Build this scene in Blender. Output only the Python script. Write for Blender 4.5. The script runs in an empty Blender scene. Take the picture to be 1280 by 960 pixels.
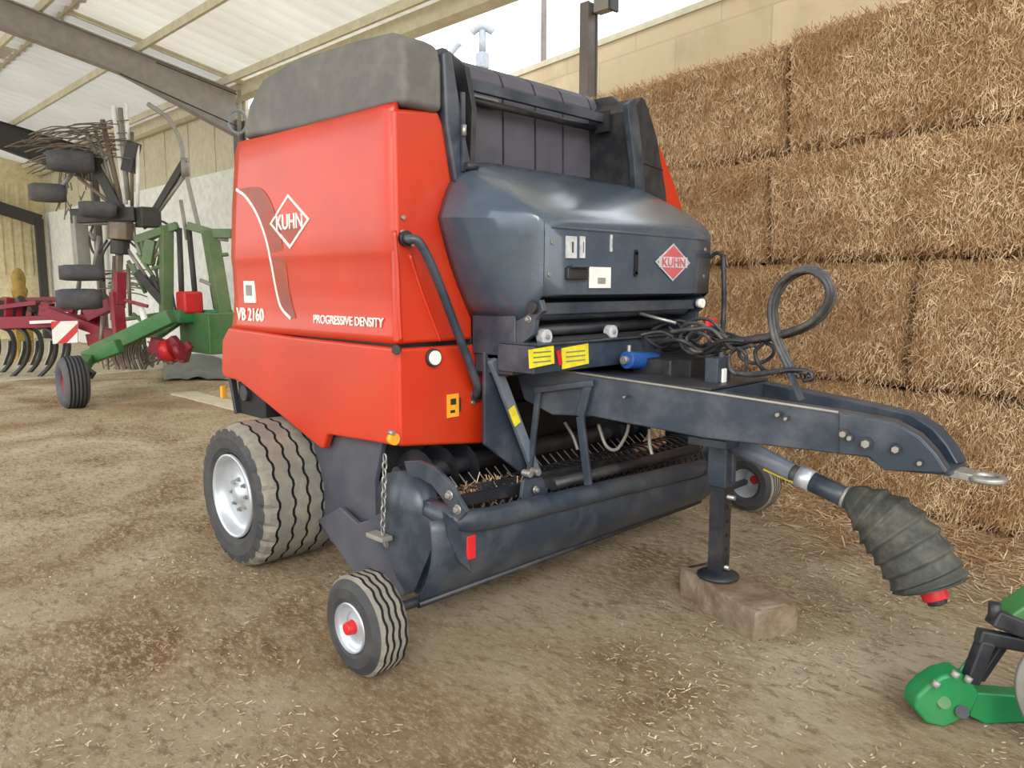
import bpy, bmesh, math, random
from mathutils import Vector, Matrix, noise
random.seed(7)
col = bpy.context.scene.collection
sc = bpy.context.scene

# ------------------------------------------------------------------ camera
# world frame: X = travel direction of the baler, Y = across it, Z = up; the barn is square to it
FPX, CAMH, PITCH, CX, CY = 955.0, 1.55, math.atan(122/955.0), 2.84, -3.25
S2 = math.sqrt(.5)
VV = Vector((-S2, S2, 0)); RR = Vector((S2, S2, 0))
FF = VV*math.cos(PITCH) + Vector((0, 0, -math.sin(PITCH)))
UU = VV*math.sin(PITCH) + Vector((0, 0, math.cos(PITCH)))
CAM = Vector((CX, CY, CAMH))

def ray(x, y): return FF + RR*((x-640)/FPX) + UU*((480-y)/FPX)
def on(ax, x, y, val):
    """surveyed point of the photograph on the world plane ax = val"""
    i = 'XYZ'.index(ax); d = ray(x, y); return CAM + d*((val-CAM[i])/d[i])
def onD(x, y, D):
    """surveyed point at horizontal distance D from the camera plane"""
    d = ray(x, y); return CAM + d*(D/d.dot(VV))
def onseg(x, y, p, q):
    """surveyed point on the vertical plane through the plan points p and q"""
    nn = Vector((q[1]-p[1], p[0]-q[0], 0)); d = ray(x, y)
    return CAM + d*((Vector((p[0], p[1], 0))-CAM).dot(nn)/d.dot(nn))

cd = bpy.data.cameras.new('camera'); cam = bpy.data.objects.new('camera', cd); col.objects.link(cam)
cd.sensor_width = 36; cd.lens = FPX/1280*36; cd.clip_start = .05; cd.clip_end = 300
cam.matrix_world = Matrix((( RR.x, UU.x, -FF.x, CX), (RR.y, UU.y, -FF.y, CY), (RR.z, UU.z, -FF.z, CAMH), (0, 0, 0, 1)))
sc.camera = cam
sc.view_settings.view_transform = 'Standard'; sc.view_settings.look = 'None'
sc.view_settings.gamma = 1; sc.view_settings.use_curve_mapping = False
sc.view_settings.exposure = 0.12

# ------------------------------------------------------------------ materials
def srgb(r, g, b):
    f = lambda c: (c/255/12.92) if c/255 <= .04045 else ((c/255+.055)/1.055)**2.4
    return (f(r), f(g), f(b), 1)
MATS = {}
def nt(name):
    m = bpy.data.materials.new(name); m.use_nodes = True; t = m.node_tree
    return m, t, t.nodes['Principled BSDF']
def mat(name, c, rough=.5, metal=0, dirt=None, damt=.35, dscale=3.0, bump=0, bscale=60, coat=0, c2=None, cscale=8):
    """paint / rubber / metal with mottled colour, patches of dust and a fine bump"""
    m, t, p = nt(name); N = t.nodes; L = t.links
    p.inputs['Roughness'].default_value = rough; p.inputs['Metallic'].default_value = metal
    p.inputs['Coat Weight'].default_value = coat; p.inputs['Coat Roughness'].default_value = .15
    co = N.new('ShaderNodeTexCoord')
    base = srgb(*c)
    mx = N.new('ShaderNodeMix'); mx.data_type = 'RGBA'
    n1 = N.new('ShaderNodeTexNoise'); n1.inputs['Scale'].default_value = cscale; n1.inputs['Detail'].default_value = 6
    L.new(co.outputs['Object'], n1.inputs['Vector'])
    k = .86 if c2 is None else 1
    mx.inputs[6].default_value = (base[0]*k, base[1]*k, base[2]*k, 1) if c2 is None else srgb(*c2)
    mx.inputs[7].default_value = base
    r1 = N.new('ShaderNodeMapRange'); r1.inputs[1].default_value = .38; r1.inputs[2].default_value = .62
    L.new(n1.outputs['Fac'], r1.inputs[0]); L.new(r1.outputs[0], mx.inputs[0])
    out = mx.outputs[2]
    if dirt:
        n2 = N.new('ShaderNodeTexNoise'); n2.inputs['Scale'].default_value = dscale; n2.inputs['Detail'].default_value = 9
        n2.inputs['Roughness'].default_value = .7
        L.new(co.outputs['Object'], n2.inputs['Vector'])
        r2 = N.new('ShaderNodeMapRange'); r2.inputs[1].default_value = .45; r2.inputs[2].default_value = .75; r2.inputs[4].default_value = damt*1.6
        L.new(n2.outputs['Fac'], r2.inputs[0])
        m2 = N.new('ShaderNodeMix'); m2.data_type = 'RGBA'
        L.new(r2.outputs[0], m2.inputs[0]); L.new(out, m2.inputs[6]); m2.inputs[7].default_value = srgb(*dirt)
        out = m2.outputs[2]
        r3 = N.new('ShaderNodeMapRange'); r3.inputs[3].default_value = rough; r3.inputs[4].default_value = min(.9, rough+.3)
        L.new(r2.outputs[0], r3.inputs[0]); L.new(r3.outputs[0], p.inputs['Roughness'])
    L.new(out, p.inputs['Base Color'])
    if bump:
        n3 = N.new('ShaderNodeTexNoise'); n3.inputs['Scale'].default_value = bscale; n3.inputs['Detail'].default_value = 5
        L.new(co.outputs['Object'], n3.inputs['Vector'])
        b = N.new('ShaderNodeBump'); b.inputs['Strength'].default_value = bump; b.inputs['Distance'].default_value = .01
        L.new(n3.outputs['Fac'], b.inputs['Height']); L.new(b.outputs[0], p.inputs['Normal'])
    MATS[name] = m
    return m

RED   = mat('red_paint', (192, 48, 17), .38, dirt=(172, 80, 48), damt=.14, coat=.15, cscale=2)
BLU   = mat('charcoal_paint', (46, 56, 68), .34, dirt=(112, 110, 110), damt=.28, dscale=4)
HOOD  = mat('hood_plastic', (64, 78, 92), .22, coat=.5, dirt=(112, 110, 106), damt=.16, dscale=3.5)
CAP   = mat('grey_plastic', (96, 94, 90), .6, dirt=(150, 142, 128), damt=.35, dscale=2.2)
SHLD  = mat('shield_plastic', (70, 72, 82), .5, dirt=(120, 112, 104), damt=.2)
DARK  = mat('black_metal', (34, 36, 42), .45, dirt=(95, 88, 80), damt=.3, dscale=6)
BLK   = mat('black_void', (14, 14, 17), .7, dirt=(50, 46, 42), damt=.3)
BELT  = mat('belt_rubber', (80, 78, 88), .55, dirt=(104, 98, 96), damt=.2, dscale=2)
TYRE  = mat('tyre_tread', (122, 118, 108), .9, dirt=(158, 148, 126), damt=.5, dscale=7, bump=.4, bscale=90)
WALLR = mat('tyre_sidewall', (52, 52, 54), .7, dirt=(92, 88, 80), damt=.35, dscale=9)
GROV  = mat('tyre_groove', (24, 24, 24), .9)
RIM   = mat('silver_rim', (196, 202, 208), .38, metal=.55, dirt=(150, 140, 120), damt=.15)
REDP  = mat('red_plastic', (200, 36, 40), .4)
WHT   = mat('white_decal', (232, 228, 220), .5)
WHTD  = mat('worn_white_decal', (196, 196, 196), .6, dirt=(90, 92, 98), damt=.4, dscale=40)
PINK  = mat('logo_red', (196, 92, 98), .5)
SWSH  = mat('swoosh_graphic', (140, 66, 50), .45, dirt=(190, 80, 55), damt=.4, dscale=3)
YEL   = mat('yellow_decal', (226, 208, 40), .5, dirt=(150, 140, 70), damt=.3, dscale=30)
ORG   = mat('amber_plastic', (238, 160, 40), .4)
PRNT  = mat('black_print', (40, 38, 34), .6)
STEEL = mat('bare_steel', (170, 168, 164), .4, metal=.7, dirt=(110, 96, 80), damt=.4, dscale=12)
BLUE  = mat('blue_enamel', (28, 84, 160), .35, dirt=(60, 60, 70), damt=.3)
HOSE  = mat('hose_rubber', (58, 58, 60), .5, dirt=(120, 114, 104), damt=.4, dscale=14)
BOOT  = mat('boot_rubber', (58, 60, 54), .75, dirt=(128, 122, 106), damt=.35, dscale=9)
WGREY = mat('worn_grey_paint', (98, 106, 120), .4, dirt=(140, 136, 130), damt=.3, dscale=9)
GRN   = mat('green_paint', (52, 110, 56), .45, dirt=(120, 118, 90), damt=.4)
GRNB  = mat('bright_green_paint', (20, 122, 66), .45, dirt=(90, 120, 84), damt=.35)
GRNH  = mat('olive_green_paint', (92, 120, 78), .5, dirt=(140, 136, 116), damt=.4)
GREY  = mat('galvanised_steel', (150, 148, 140), .5, metal=.2, dirt=(120, 112, 96), damt=.4)
TINE  = mat('tine_steel', (128, 116, 102), .5, metal=.3, dirt=(100, 84, 64), damt=.4)
CRIM  = mat('crimson_paint', (136, 16, 42), .45, dirt=(110, 80, 70), damt=.3)
TIRE2 = mat('old_tyre', (78, 78, 84), .8, dirt=(120, 114, 104), damt=.35)
RAFT  = mat('rafter_grey', (156, 152, 146), .6, dirt=(130, 124, 116), damt=.25)
RAFD  = mat('rafter_dark', (60, 58, 54), .6)
COLM  = mat('column_steel', (112, 104, 100), .5, dirt=(60, 54, 52), damt=.3)
PLAST = mat('grey_render', (238, 240, 234), .9, dirt=(216, 216, 206), damt=.2, dscale=.5)
BEIGE = mat('beige_cladding', (208, 202, 178), .85, dirt=(176, 168, 142), damt=.35, dscale=.6)
ENDW  = mat('end_wall_board', (232, 218, 178), .85, dirt=(150, 124, 86), damt=.25, dscale=1.2)
TARP  = mat('grey_sheet', (122, 126, 118), .7, dirt=(90, 88, 78), damt=.3, bump=.5, bscale=6)
CONC_SUN  = mat('concrete_and_sun_strip', (196, 186, 160), .9, dirt=(150, 140, 118), damt=.35)  # slab concrete, also the pale colour standing for sunlight on the earth
STONE = mat('brown_stone', (148, 130, 110), .9, dirt=(96, 84, 62), damt=.6, dscale=6, bump=1, bscale=26, c2=(122, 98, 76))
FAINT = mat('pale_mast_paint', (150, 156, 166), .6)
YGR   = mat('ochre_paint', (168, 136, 60), .7, dirt=(90, 70, 36), damt=.6, dscale=8)

def mat_ground():
    m, t, p = nt('packed_earth'); N = t.nodes; L = t.links
    p.inputs['Roughness'].default_value = .95; p.inputs['Specular IOR Level'].default_value = .15
    co = N.new('ShaderNodeTexCoord')
    def noi(s, d=8, r=.6, stretch=None, dist=0):
        n = N.new('ShaderNodeTexNoise'); n.inputs['Scale'].default_value = s; n.inputs['Detail'].default_value = d
        n.inputs['Roughness'].default_value = r; n.inputs['Distortion'].default_value = dist
        if stretch:
            mp = N.new('ShaderNodeMapping'); mp.inputs['Scale'].default_value = stretch; mp.inputs['Rotation'].default_value = (0, 0, math.radians(40))
            L.new(co.outputs['Object'], mp.inputs[0]); L.new(mp.outputs[0], n.inputs['Vector'])
        else: L.new(co.outputs['Object'], n.inputs['Vector'])
        return n
    cr = N.new('ShaderNodeValToRGB'); e = cr.color_ramp.elements
    e[0].position = .36; e[0].color = srgb(146, 114, 80); e[1].position = .66; e[1].color = srgb(228, 212, 182)
    x = cr.color_ramp.elements.new(.5); x.color = srgb(196, 174, 142)
    L.new(noi(.9, 10, .65, dist=.6).outputs['Fac'], cr.inputs[0])
    # straw coloured flecks
    fl = noi(18, 6, .85, (1, 2.4, 1)); r = N.new('ShaderNodeMapRange'); r.inputs[1].default_value = .50; r.inputs[2].default_value = .58; r.inputs[4].default_value = .75
    L.new(fl.outputs['Fac'], r.inputs[0])
    m1 = N.new('ShaderNodeMix'); m1.data_type = 'RGBA'; L.new(r.outputs[0], m1.inputs[0]); L.new(cr.outputs[0], m1.inputs[6]); m1.inputs[7].default_value = srgb(232, 216, 186)
    fl2 = noi(9, 8, .8, (1, 2.2, 1)); r2 = N.new('ShaderNodeMapRange'); r2.inputs[1].default_value = .52; r2.inputs[2].default_value = .60; r2.inputs[4].default_value = .6
    L.new(fl2.outputs['Fac'], r2.inputs[0])
    m2 = N.new('ShaderNodeMix'); m2.data_type = 'RGBA'; L.new(r2.outputs[0], m2.inputs[0]); L.new(m1.outputs[2], m2.inputs[6]); m2.inputs[7].default_value = srgb(118, 92, 64)
    L.new(m2.outputs[2], p.inputs['Base Color'])
    dp = noi(.33, 6, .55); r4 = N.new('ShaderNodeMapRange'); r4.inputs[1].default_value = .47; r4.inputs[2].default_value = .62; r4.inputs[4].default_value = .42
    L.new(dp.outputs['Fac'], r4.inputs[0]); m4 = N.new('ShaderNodeMix'); m4.data_type = 'RGBA'; L.new(r4.outputs[0], m4.inputs[0]); L.new(m2.outputs[2], m4.inputs[6]); m4.inputs[7].default_value = srgb(158, 126, 90)
    L.new(m4.outputs[2], p.inputs['Base Color'])
    b = N.new('ShaderNodeBump'); b.inputs['Strength'].default_value = 1; b.inputs['Distance'].default_value = .06
    L.new(noi(16, 10, .8).outputs['Fac'], b.inputs['Height']); L.new(b.outputs[0], p.inputs['Normal'])
    return m
GROUND = mat_ground()

def mat_straw(name='straw', a=(136, 100, 64), c=(250, 226, 186), core=False):
    m, t, p = nt(name); N = t.nodes; L = t.links
    p.inputs['Roughness'].default_value = .7; p.inputs['Specular IOR Level'].default_value = .3
    cr = N.new('ShaderNodeValToRGB'); e = cr.color_ramp.elements
    e[0].color = srgb(*a); e[1].color = srgb(*c)
    x = e.new(.5); x.color = srgb(*[int((u*.9+w*1.1)/2) for u, w in zip(a, c)])
    if core:
        co = N.new('ShaderNodeTexCoord'); mp = N.new('ShaderNodeMapping'); mp.inputs['Scale'].default_value = (1, 1, .5)
        n = N.new('ShaderNodeTexNoise'); n.inputs['Scale'].default_value = 60; n.inputs['Detail'].default_value = 8; n.inputs['Roughness'].default_value = .8
        L.new(co.outputs['Object'], mp.inputs[0]); L.new(mp.outputs[0], n.inputs['Vector'])
        L.new(n.outputs['Fac'], cr.inputs[0]); e[0].position = .35; e[2].position = .68
        b = N.new('ShaderNodeBump'); b.inputs['Strength'].default_value = 1; b.inputs['Distance'].default_value = .03
        L.new(n.outputs['Fac'], b.inputs['Height']); L.new(b.outputs[0], p.inputs['Normal'])
        L.new(cr.outputs[0], p.inputs['Base Color'])
    else:
        g = N.new('ShaderNodeNewGeometry'); L.new(g.outputs['Random Per Island'], cr.inputs[0])
        co = N.new('ShaderNodeTexCoord'); n = N.new('ShaderNodeTexNoise'); n.inputs['Scale'].default_value = 3.2; n.inputs['Detail'].default_value = 7; n.inputs['Roughness'].default_value = .7
        L.new(g.outputs['Position'], n.inputs['Vector'])
        rr = N.new('ShaderNodeMapRange'); rr.inputs[1].default_value = .42; rr.inputs[2].default_value = .62; rr.inputs[4].default_value = .62
        L.new(n.outputs['Fac'], rr.inputs[0])
        mx = N.new('ShaderNodeMix'); mx.data_type = 'RGBA'; L.new(rr.outputs[0], mx.inputs[0]); L.new(cr.outputs[0], mx.inputs[6]); mx.inputs[7].default_value = srgb(int(a[0]*1.08), int(a[1]*1.02), int(a[2]*.9))
        L.new(mx.outputs[2], p.inputs['Base Color'])
    return m
STRAW = mat_straw(); STRAWC = mat_straw('straw_core', (104, 74, 42), (214, 180, 132), True)
CHAFF = mat_straw('chaff', (110, 84, 56), (236, 218, 180))

def mat_wallblock():
    m, t, p = nt('concrete_blocks'); N = t.nodes; L = t.links
    p.inputs['Roughness'].default_value = .9
    co = N.new('ShaderNodeTexCoord'); br = N.new('ShaderNodeTexBrick')
    mp = N.new('ShaderNodeMapping'); mp.inputs['Rotation'].default_value = (math.radians(90), 0, 0)
    L.new(co.outputs['Object'], mp.inputs[0]); L.new(mp.outputs[0], br.inputs['Vector'])
    br.inputs['Color1'].default_value = srgb(214, 196, 164); br.inputs['Color2'].default_value = srgb(200, 182, 150); br.inputs['Mortar'].default_value = srgb(192, 175, 146)
    br.inputs['Scale'].default_value = 1; br.inputs['Brick Width'].default_value = 1.2; br.inputs['Row Height'].default_value = .42; br.inputs['Mortar Size'].default_value = .012
    n = N.new('ShaderNodeTexNoise'); n.inputs['Scale'].default_value = 2.5; n.inputs['Detail'].default_value = 8
    L.new(co.outputs['Object'], n.inputs['Vector'])
    r = N.new('ShaderNodeMapRange'); r.inputs[1].default_value = .5; r.inputs[2].default_value = .75; r.inputs[4].default_value = .55
    L.new(n.outputs['Fac'], r.inputs[0])
    mx = N.new('ShaderNodeMix'); mx.data_type = 'RGBA'; L.new(r.outputs[0], mx.inputs[0]); L.new(br.outputs['Color'], mx.inputs[6]); mx.inputs[7].default_value = srgb(168, 150, 118)
    L.new(mx.outputs[2], p.inputs['Base Color'])
    return m
BLOCKS = mat_wallblock()

def mat_sheet(name, c, tr):
    """ribbed fibre roof sheet that lets some daylight through"""
    m, t, p = nt(name); N = t.nodes; L = t.links
    p.inputs['Roughness'].default_value = .7
    co = N.new('ShaderNodeTexCoord'); n = N.new('ShaderNodeTexNoise'); n.inputs['Scale'].default_value = .7; n.inputs['Detail'].default_value = 8
    L.new(co.outputs['Object'], n.inputs['Vector'])
    mx = N.new('ShaderNodeMix'); mx.data_type = 'RGBA'; L.new(n.outputs['Fac'], mx.inputs[0]); b = srgb(*c)
    mx.inputs[6].default_value = (b[0]*.8, b[1]*.78, b[2]*.74, 1); mx.inputs[7].default_value = b
    L.new(mx.outputs[2], p.inputs['Base Color'])
    tl = N.new('ShaderNodeBsdfTranslucent'); L.new(mx.outputs[2], tl.inputs[0])
    ms = N.new('ShaderNodeMixShader'); ms.inputs[0].default_value = tr
    L.new(p.outputs[0], ms.inputs[1]); L.new(tl.outputs[0], ms.inputs[2]); L.new(ms.outputs[0], N['Material Output'].inputs[0])
    return m
SHEET = mat_sheet('roof_sheet', (226, 224, 220), .55)
SHEETL = mat_sheet('clear_roof_sheet', (236, 233, 226), .6)

# ------------------------------------------------------------------ mesh helpers
class MB:
    def __init__(s): s.v = []; s.f = []; s.m = []; s.mats = []; s.sm = []
    def mi(s, m):
        if m not in s.mats: s.mats.append(m)
        return s.mats.index(m)
    def add(s, vs, fs, m, smooth=False):
        o = len(s.v); k = s.mi(m); s.v += [tuple(v) for v in vs]
        for f in fs: s.f.append([i+o for i in f]); s.m.append(k); s.sm.append(smooth)
        return s
    def box(s, c, d, m, rot=None, tap=None):
        R = rot or Matrix.Identity(3); vs = []
        for x in (-1, 1):
            for y in (-1, 1):
                for z in (-1, 1): vs.append(Vector(c)+R @ Vector((x*d[0]/2, y*d[1]/2, z*d[2]/2)))
        return s.add(vs, [(0, 1, 3, 2), (4, 6, 7, 5), (0, 4, 5, 1), (2, 3, 7, 6), (0, 2, 6, 4), (1, 5, 7, 3)], m)
    def bar(s, a, b, w, h, m, up=(0, 0, 1)):
        a = Vector(a); b = Vector(b); d = (b-a); L = d.length; x = d.normalized(); u = Vector(up)
        if abs(x.dot(u)) > .98: u = Vector((1, 0, 0))
        y = u.cross(x).normalized(); z = x.cross(y)
        R = Matrix((x, y, z)).transposed()
        return s.box((a+b)/2, (L, w, h), m, R)
    def slab(s, pts, off, m):
        """polygon of 3-D points given thickness by the vector off"""
        pts = [Vector(p) for p in pts]; n = len(pts); off = Vector(off)
        fs = [tuple(range(n))[::-1], tuple(range(n, 2*n))]+[(i, (i+1) % n, (i+1) % n+n, i+n) for i in range(n)]
        return s.add(pts+[p+off for p in pts], fs, m)
    def tube(s, pts, r, m, n=10, smooth=True, closed=False, rads=None):
        pts = [Vector(p) for p in pts]; k = len(pts); vs = []; fs = []
        t0 = (pts[1]-pts[0]).normalized(); up = Vector((0, 0, 1)) if abs(t0.z) < .9 else Vector((1, 0, 0))
        nrm = (up-t0*up.dot(t0)).normalized()
        for i, p in enumerate(pts):
            if closed: t = (pts[(i+1) % k]-pts[i-1]).normalized()
            elif i == 0: t = t0
            elif i == k-1: t = (pts[i]-pts[i-1]).normalized()
            else: t = ((pts[i+1]-p).normalized()+(p-pts[i-1]).normalized()).normalized()
            nrm = (nrm-t*nrm.dot(t)).normalized(); bn = t.cross(nrm); rr = rads[i] if rads else r
            for j in range(n):
                a = 2*math.pi*j/n; vs.append(p+(nrm*math.cos(a)+bn*math.sin(a))*rr)
        for i in range(k if closed else k-1):
            for j in range(n):
                a = i*n+j; b = i*n+(j+1) % n; c = ((i+1) % k)*n+(j+1) % n; d = ((i+1) % k)*n+j; fs.append((a, b, c, d))
        s.add(vs, fs, m, smooth)
        if not closed: s.add([vs[j] for j in range(n)], [tuple(range(n))[::-1]], m); s.add(vs[-n:], [tuple(range(n))], m)
        return s
    def cyl(s, a, b, r, m, n=20, r2=None): return s.tube([a, b], r, m, n, True, rads=[r, r if r2 is None else r2])
    def lathe(s, prof, c, ax, m, n=48, smooth=True, fn=None, mf=None):
        """prof = [(along, radius)...]; fn(i, j) -> (dalong, dradius)"""
        ax = Vector(ax).normalized(); u = Vector((0, 0, 1)) if abs(ax.z) < .9 else Vector((1, 0, 0)); u = (u-ax*u.dot(ax)).normalized(); w = ax.cross(u); c = Vector(c)
        vs = []; k = len(prof)
        for j in range(n):
            a = 2*math.pi*j/n; d = u*math.cos(a)+w*math.sin(a)
            for i, (x, r) in enumerate(prof):
                if fn: e = fn(i, j); x += e[0]; r += e[1]
                vs.append(c+ax*x+d*r)
        o = len(s.v); s.v += [tuple(v) for v in vs]
        for j in range(n):
            for i in range(k-1):
                s.f.append([o+j*k+i, o+((j+1) % n)*k+i, o+((j+1) % n)*k+i+1, o+j*k+i+1])
                s.m.append(s.mi(mf(i) if mf else m)); s.sm.append(smooth)
        return s
    def grid(s, fn, nu, nv, m, smooth=True):
        vs = [fn(i/nu, j/nv) for j in range(nv+1) for i in range(nu+1)]
        fs = [(j*(nu+1)+i, j*(nu+1)+i+1, (j+1)*(nu+1)+i+1, (j+1)*(nu+1)+i) for j in range(nv) for i in range(nu)]
        return s.add(vs, fs, m, smooth)
    def build(s, name, parent=None, bevel=0, seg=2, solid=0, subsurf=0, fix=True, origin=None):
        me = bpy.data.meshes.new(name)
        o = bpy.data.objects.new(name, me); col.objects.link(o)
        org = Vector((0, 0, 0))
        if parent is None:
            if origin is not None: org = Vector(origin)
            else:
                xs = list(zip(*s.v)); org = Vector(((min(xs[0])+max(xs[0]))/2, (min(xs[1])+max(xs[1]))/2, min(xs[2])))
        else: org = root_loc(parent)
        me.from_pydata([tuple(Vector(v)-org) for v in s.v], [], s.f)
        for m in s.mats: me.materials.append(m)
        me.polygons.foreach_set('material_index', s.m); me.polygons.foreach_set('use_smooth', s.sm)
        if fix:
            bm = bmesh.new(); bm.from_mesh(me); bmesh.ops.remove_doubles(bm, verts=bm.verts, dist=1e-5); bmesh.ops.recalc_face_normals(bm, faces=bm.faces); bm.to_mesh(me); bm.free()
        me.update()
        if parent is None: o.location = org
        else: o.parent = parent
        if solid:
            x = o.modifiers.new('solid', 'SOLIDIFY'); x.thickness = solid; x.offset = 0
        if bevel:
            x = o.modifiers.new('bevel', 'BEVEL'); x.width = bevel; x.segments = seg; x.limit_method = 'ANGLE'; x.angle_limit = math.radians(35)
            for pl in me.polygons: pl.use_smooth = True
            wn = o.modifiers.new('wn', 'WEIGHTED_NORMAL'); wn.keep_sharp = True
        if subsurf:
            x = o.modifiers.new('sub', 'SUBSURF'); x.levels = subsurf; x.render_levels = subsurf
        return o
def root_loc(o):
    while o.parent: o = o.parent
    return Vector(o.location)
def tag(o, label, cat, group=None, kind=None):
    if label: o['label'] = label
    if cat: o['category'] = cat
    if group: o['group'] = group
    if kind: o['kind'] = kind
    return o
def lab(o, s): o['label'] = s; return o
def thing(name, loc, label, cat, group=None):
    o = bpy.data.objects.new(name, None); col.objects.link(o); o.location = loc; o.empty_display_size = .2
    return tag(o, label, cat, group)
def struct(o): o['kind'] = 'structure'; return o
def catmull(P, k=6, closed=False):
    P = [Vector(p) for p in P]; n = len(P); out = []
    for i in range(n if closed else n-1):
        g = lambda j: P[j % n] if closed else P[max(0, min(n-1, j))]
        a, b, c, d = g(i-1), g(i), g(i+1), g(i+2)
        for t in range(k):
            t /= k; out.append(.5*((2*b)+(c-a)*t+(2*a-5*b+4*c-d)*t*t+(3*b-a-3*c+d)*t**3))
    if not closed: out.append(P[-1])
    return out
def text_mesh(body, name, center, right, up, w, h, m, parent, depth=.004, bold=0.0, shear=0):
    cu = bpy.data.curves.new('t', 'FONT'); cu.body = body; cu.extrude = .02; cu.offset = bold; cu.shear = shear
    to = bpy.data.objects.new('t', cu); col.objects.link(to)
    dg = bpy.context.evaluated_depsgraph_get(); me = bpy.data.meshes.new_from_object(to.evaluated_get(dg))
    bpy.data.objects.remove(to); bpy.data.curves.remove(cu); me.name = name
    xs = [v.co.x for v in me.vertices]; ys = [v.co.y for v in me.vertices]
    x0, x1, y0, y1 = min(xs), max(xs), min(ys), max(ys)
    R = Vector(right).normalized(); U = Vector(up).normalized(); Nn = R.cross(U); org = root_loc(parent)
    for v in me.vertices:
        v.co = Vector(center)+R*((v.co.x-(x0+x1)/2)/(x1-x0)*w)+U*((v.co.y-(y0+y1)/2)/(y1-y0)*h)+Nn*(depth if v.co.z > 0 else 0)-org
    me.materials.clear(); me.materials.append(m)
    o = bpy.data.objects.new(name, me); col.objects.link(o); o.parent = parent
    return o
def hexbolt(mb, c, ax, r, h, m):
    c = Vector(c); ax = Vector(ax).normalized(); mb.tube([c, c+ax*h], r, m, 6, False); mb.tube([c, c+ax*h*.3], r*1.5, m, 12, False)

# ------------------------------------------------------------------ barn shell
BX0, BX1, BY0, EY, EZ, SL = -23.4, 4.5, -9.0, 3.1, 4.89, .2   # the pitch rises away from the eave at Y = EY
def roofz(y): return EZ+SL*(EY-y)
XC = [-2.4, -10.2, -18.0]

# earth floor
def gz(x, y):
    n = noise.noise(Vector((x*.5, y*.5, 0)))*.02+noise.noise(Vector((x*2.3, y*2.3, 3)))*.009+noise.noise(Vector((x*8, y*8, 7)))*.009+noise.noise(Vector((x*4.3, y*4.3, 11)))*.008
    d = 1.0
    for (a, b_, r_) in ((-1.18, -1.2, .5), (.33, -1.58, .35), (.33, 1.45, .35), (1.1, 0, .6), (2.4, -.3, .6)):
        q = math.hypot(x-a, y-b_)
        if q < r_*2: d = min(d, max(0, (q-r_*.6)/(r_*1.4)))
    return n*d
g = MB()
xs = [-24, -20, -16, -13]+[-10+i*.5 for i in range(12)]+[-4+i*.07 for i in range(116)]+[4.2, 4.6, 5.5, 8, 14]
ys = [-30, -20, -12, -8, -6]+[-5+i*.1 for i in range(8)]+[-4.2+i*.07 for i in range(110)]+[3.6, 4, 5, 7, 12, 30]
vs = [(x, y, gz(x, y)) for y in ys for x in xs]; W = len(xs)
g.add(vs, [(j*W+i, j*W+i+1, (j+1)*W+i+1, (j+1)*W+i) for j in range(len(ys)-1) for i in range(W-1)], GROUND, True)
struct(g.build('floor', fix=False, origin=(0, 0, 0)))
# sunlit patch of ground painted as a pale strip; slab edge at the rear bay
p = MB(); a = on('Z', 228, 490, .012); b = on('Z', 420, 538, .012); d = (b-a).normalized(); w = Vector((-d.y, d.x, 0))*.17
p.slab([a-w, b-w, b+w, a+w], (0, 0, -.06), CONC_SUN); struct(p.build('sunlit_strip', bevel=.01))
p = MB(); p.box((-17.6, -1.9, .0), (11.5, 9.9, .05), CONC_SUN); struct(p.build('floor_slab', bevel=.01)); bpy.data.objects['floor_slab'].name = 'trim_2'

# ribbed roof sheets: one sheet object per band
def roof_band(name, x0, x1, y0, y1, m):
    mb = MB(); k = int((x1-x0)/.09); prof = []; lift = .0 if name == 'ceiling' else (.034 if name == 'ceiling_l' else .004)
    for i in range(k+1):
        x = x0+(x1-x0)*i/k; prof.append((x, .03 if (i % 4) < 2 else -.02))
    vs = []; 
    for y in (y0, y1):
        for x, dz in prof: vs.append((x, y, roofz(y)+.16+dz+lift))
    n = len(prof); mb.add(vs, [(i, i+1, n+i+1, n+i) for i in range(n-1)], m)
    o = mb.build(name, fix=False, origin=(0, 0, 0)); x = o.modifiers.new('s', 'SOLIDIFY'); x.thickness = .006
    return o
ce = roof_band('ceiling', BX0, BX1, BY0, .55, SHEET); struct(ce)
c2 = roof_band('ceiling_eave', BX0, -10.1, .45, EY+.25, SHEET); c2.name = 'ceiling.001'; struct(c2)
c3 = roof_band('ceiling_l', -10.25, BX1, .45, EY+.25, SHEETL); c3.name = 'ceiling.002'; struct(c3)
mb = MB(); mb.slab([(-10.1, EY+.25, roofz(EY+.25)+.10), (-10.1, .45, roofz(.45)+.10), (-10.1, .45, roofz(.45)+.26), (-10.1, EY+.25, roofz(EY+.25)+.26)], (-.03, 0, 0), BEIGE); struct(mb.build('trim_11'))
mb = MB(); mb.slab([(BX0, .45, roofz(.45)+.10), (BX1, .45, roofz(.45)+.10), (BX1, .45, roofz(.45)+.24), (BX0, .45, roofz(.45)+.24)], (0, .02, 0), BEIGE); struct(mb.build('trim_11'))
# purlins
for i in range(9):
    y = EY-.25-i*1.35; mb = MB()
    mb.bar((BX0, y, roofz(y)+.06), (BX1, y, roofz(y)+.06), .05, .12, BEIGE); struct(mb.build('trim_3'))
# clear strips down the slope
for x0 in (-13.6, -16.8, -8.2, -21.4):
    mb = MB(); mb.slab([(x0, -8, roofz(-8)+.118), (x0+.8, -8, roofz(-8)+.118), (x0+.8, .4, roofz(.4)+.118), (x0, .4, roofz(.4)+.118)], (0, 0, .008), SHEETL); struct(mb.build('trim_4'))
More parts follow.
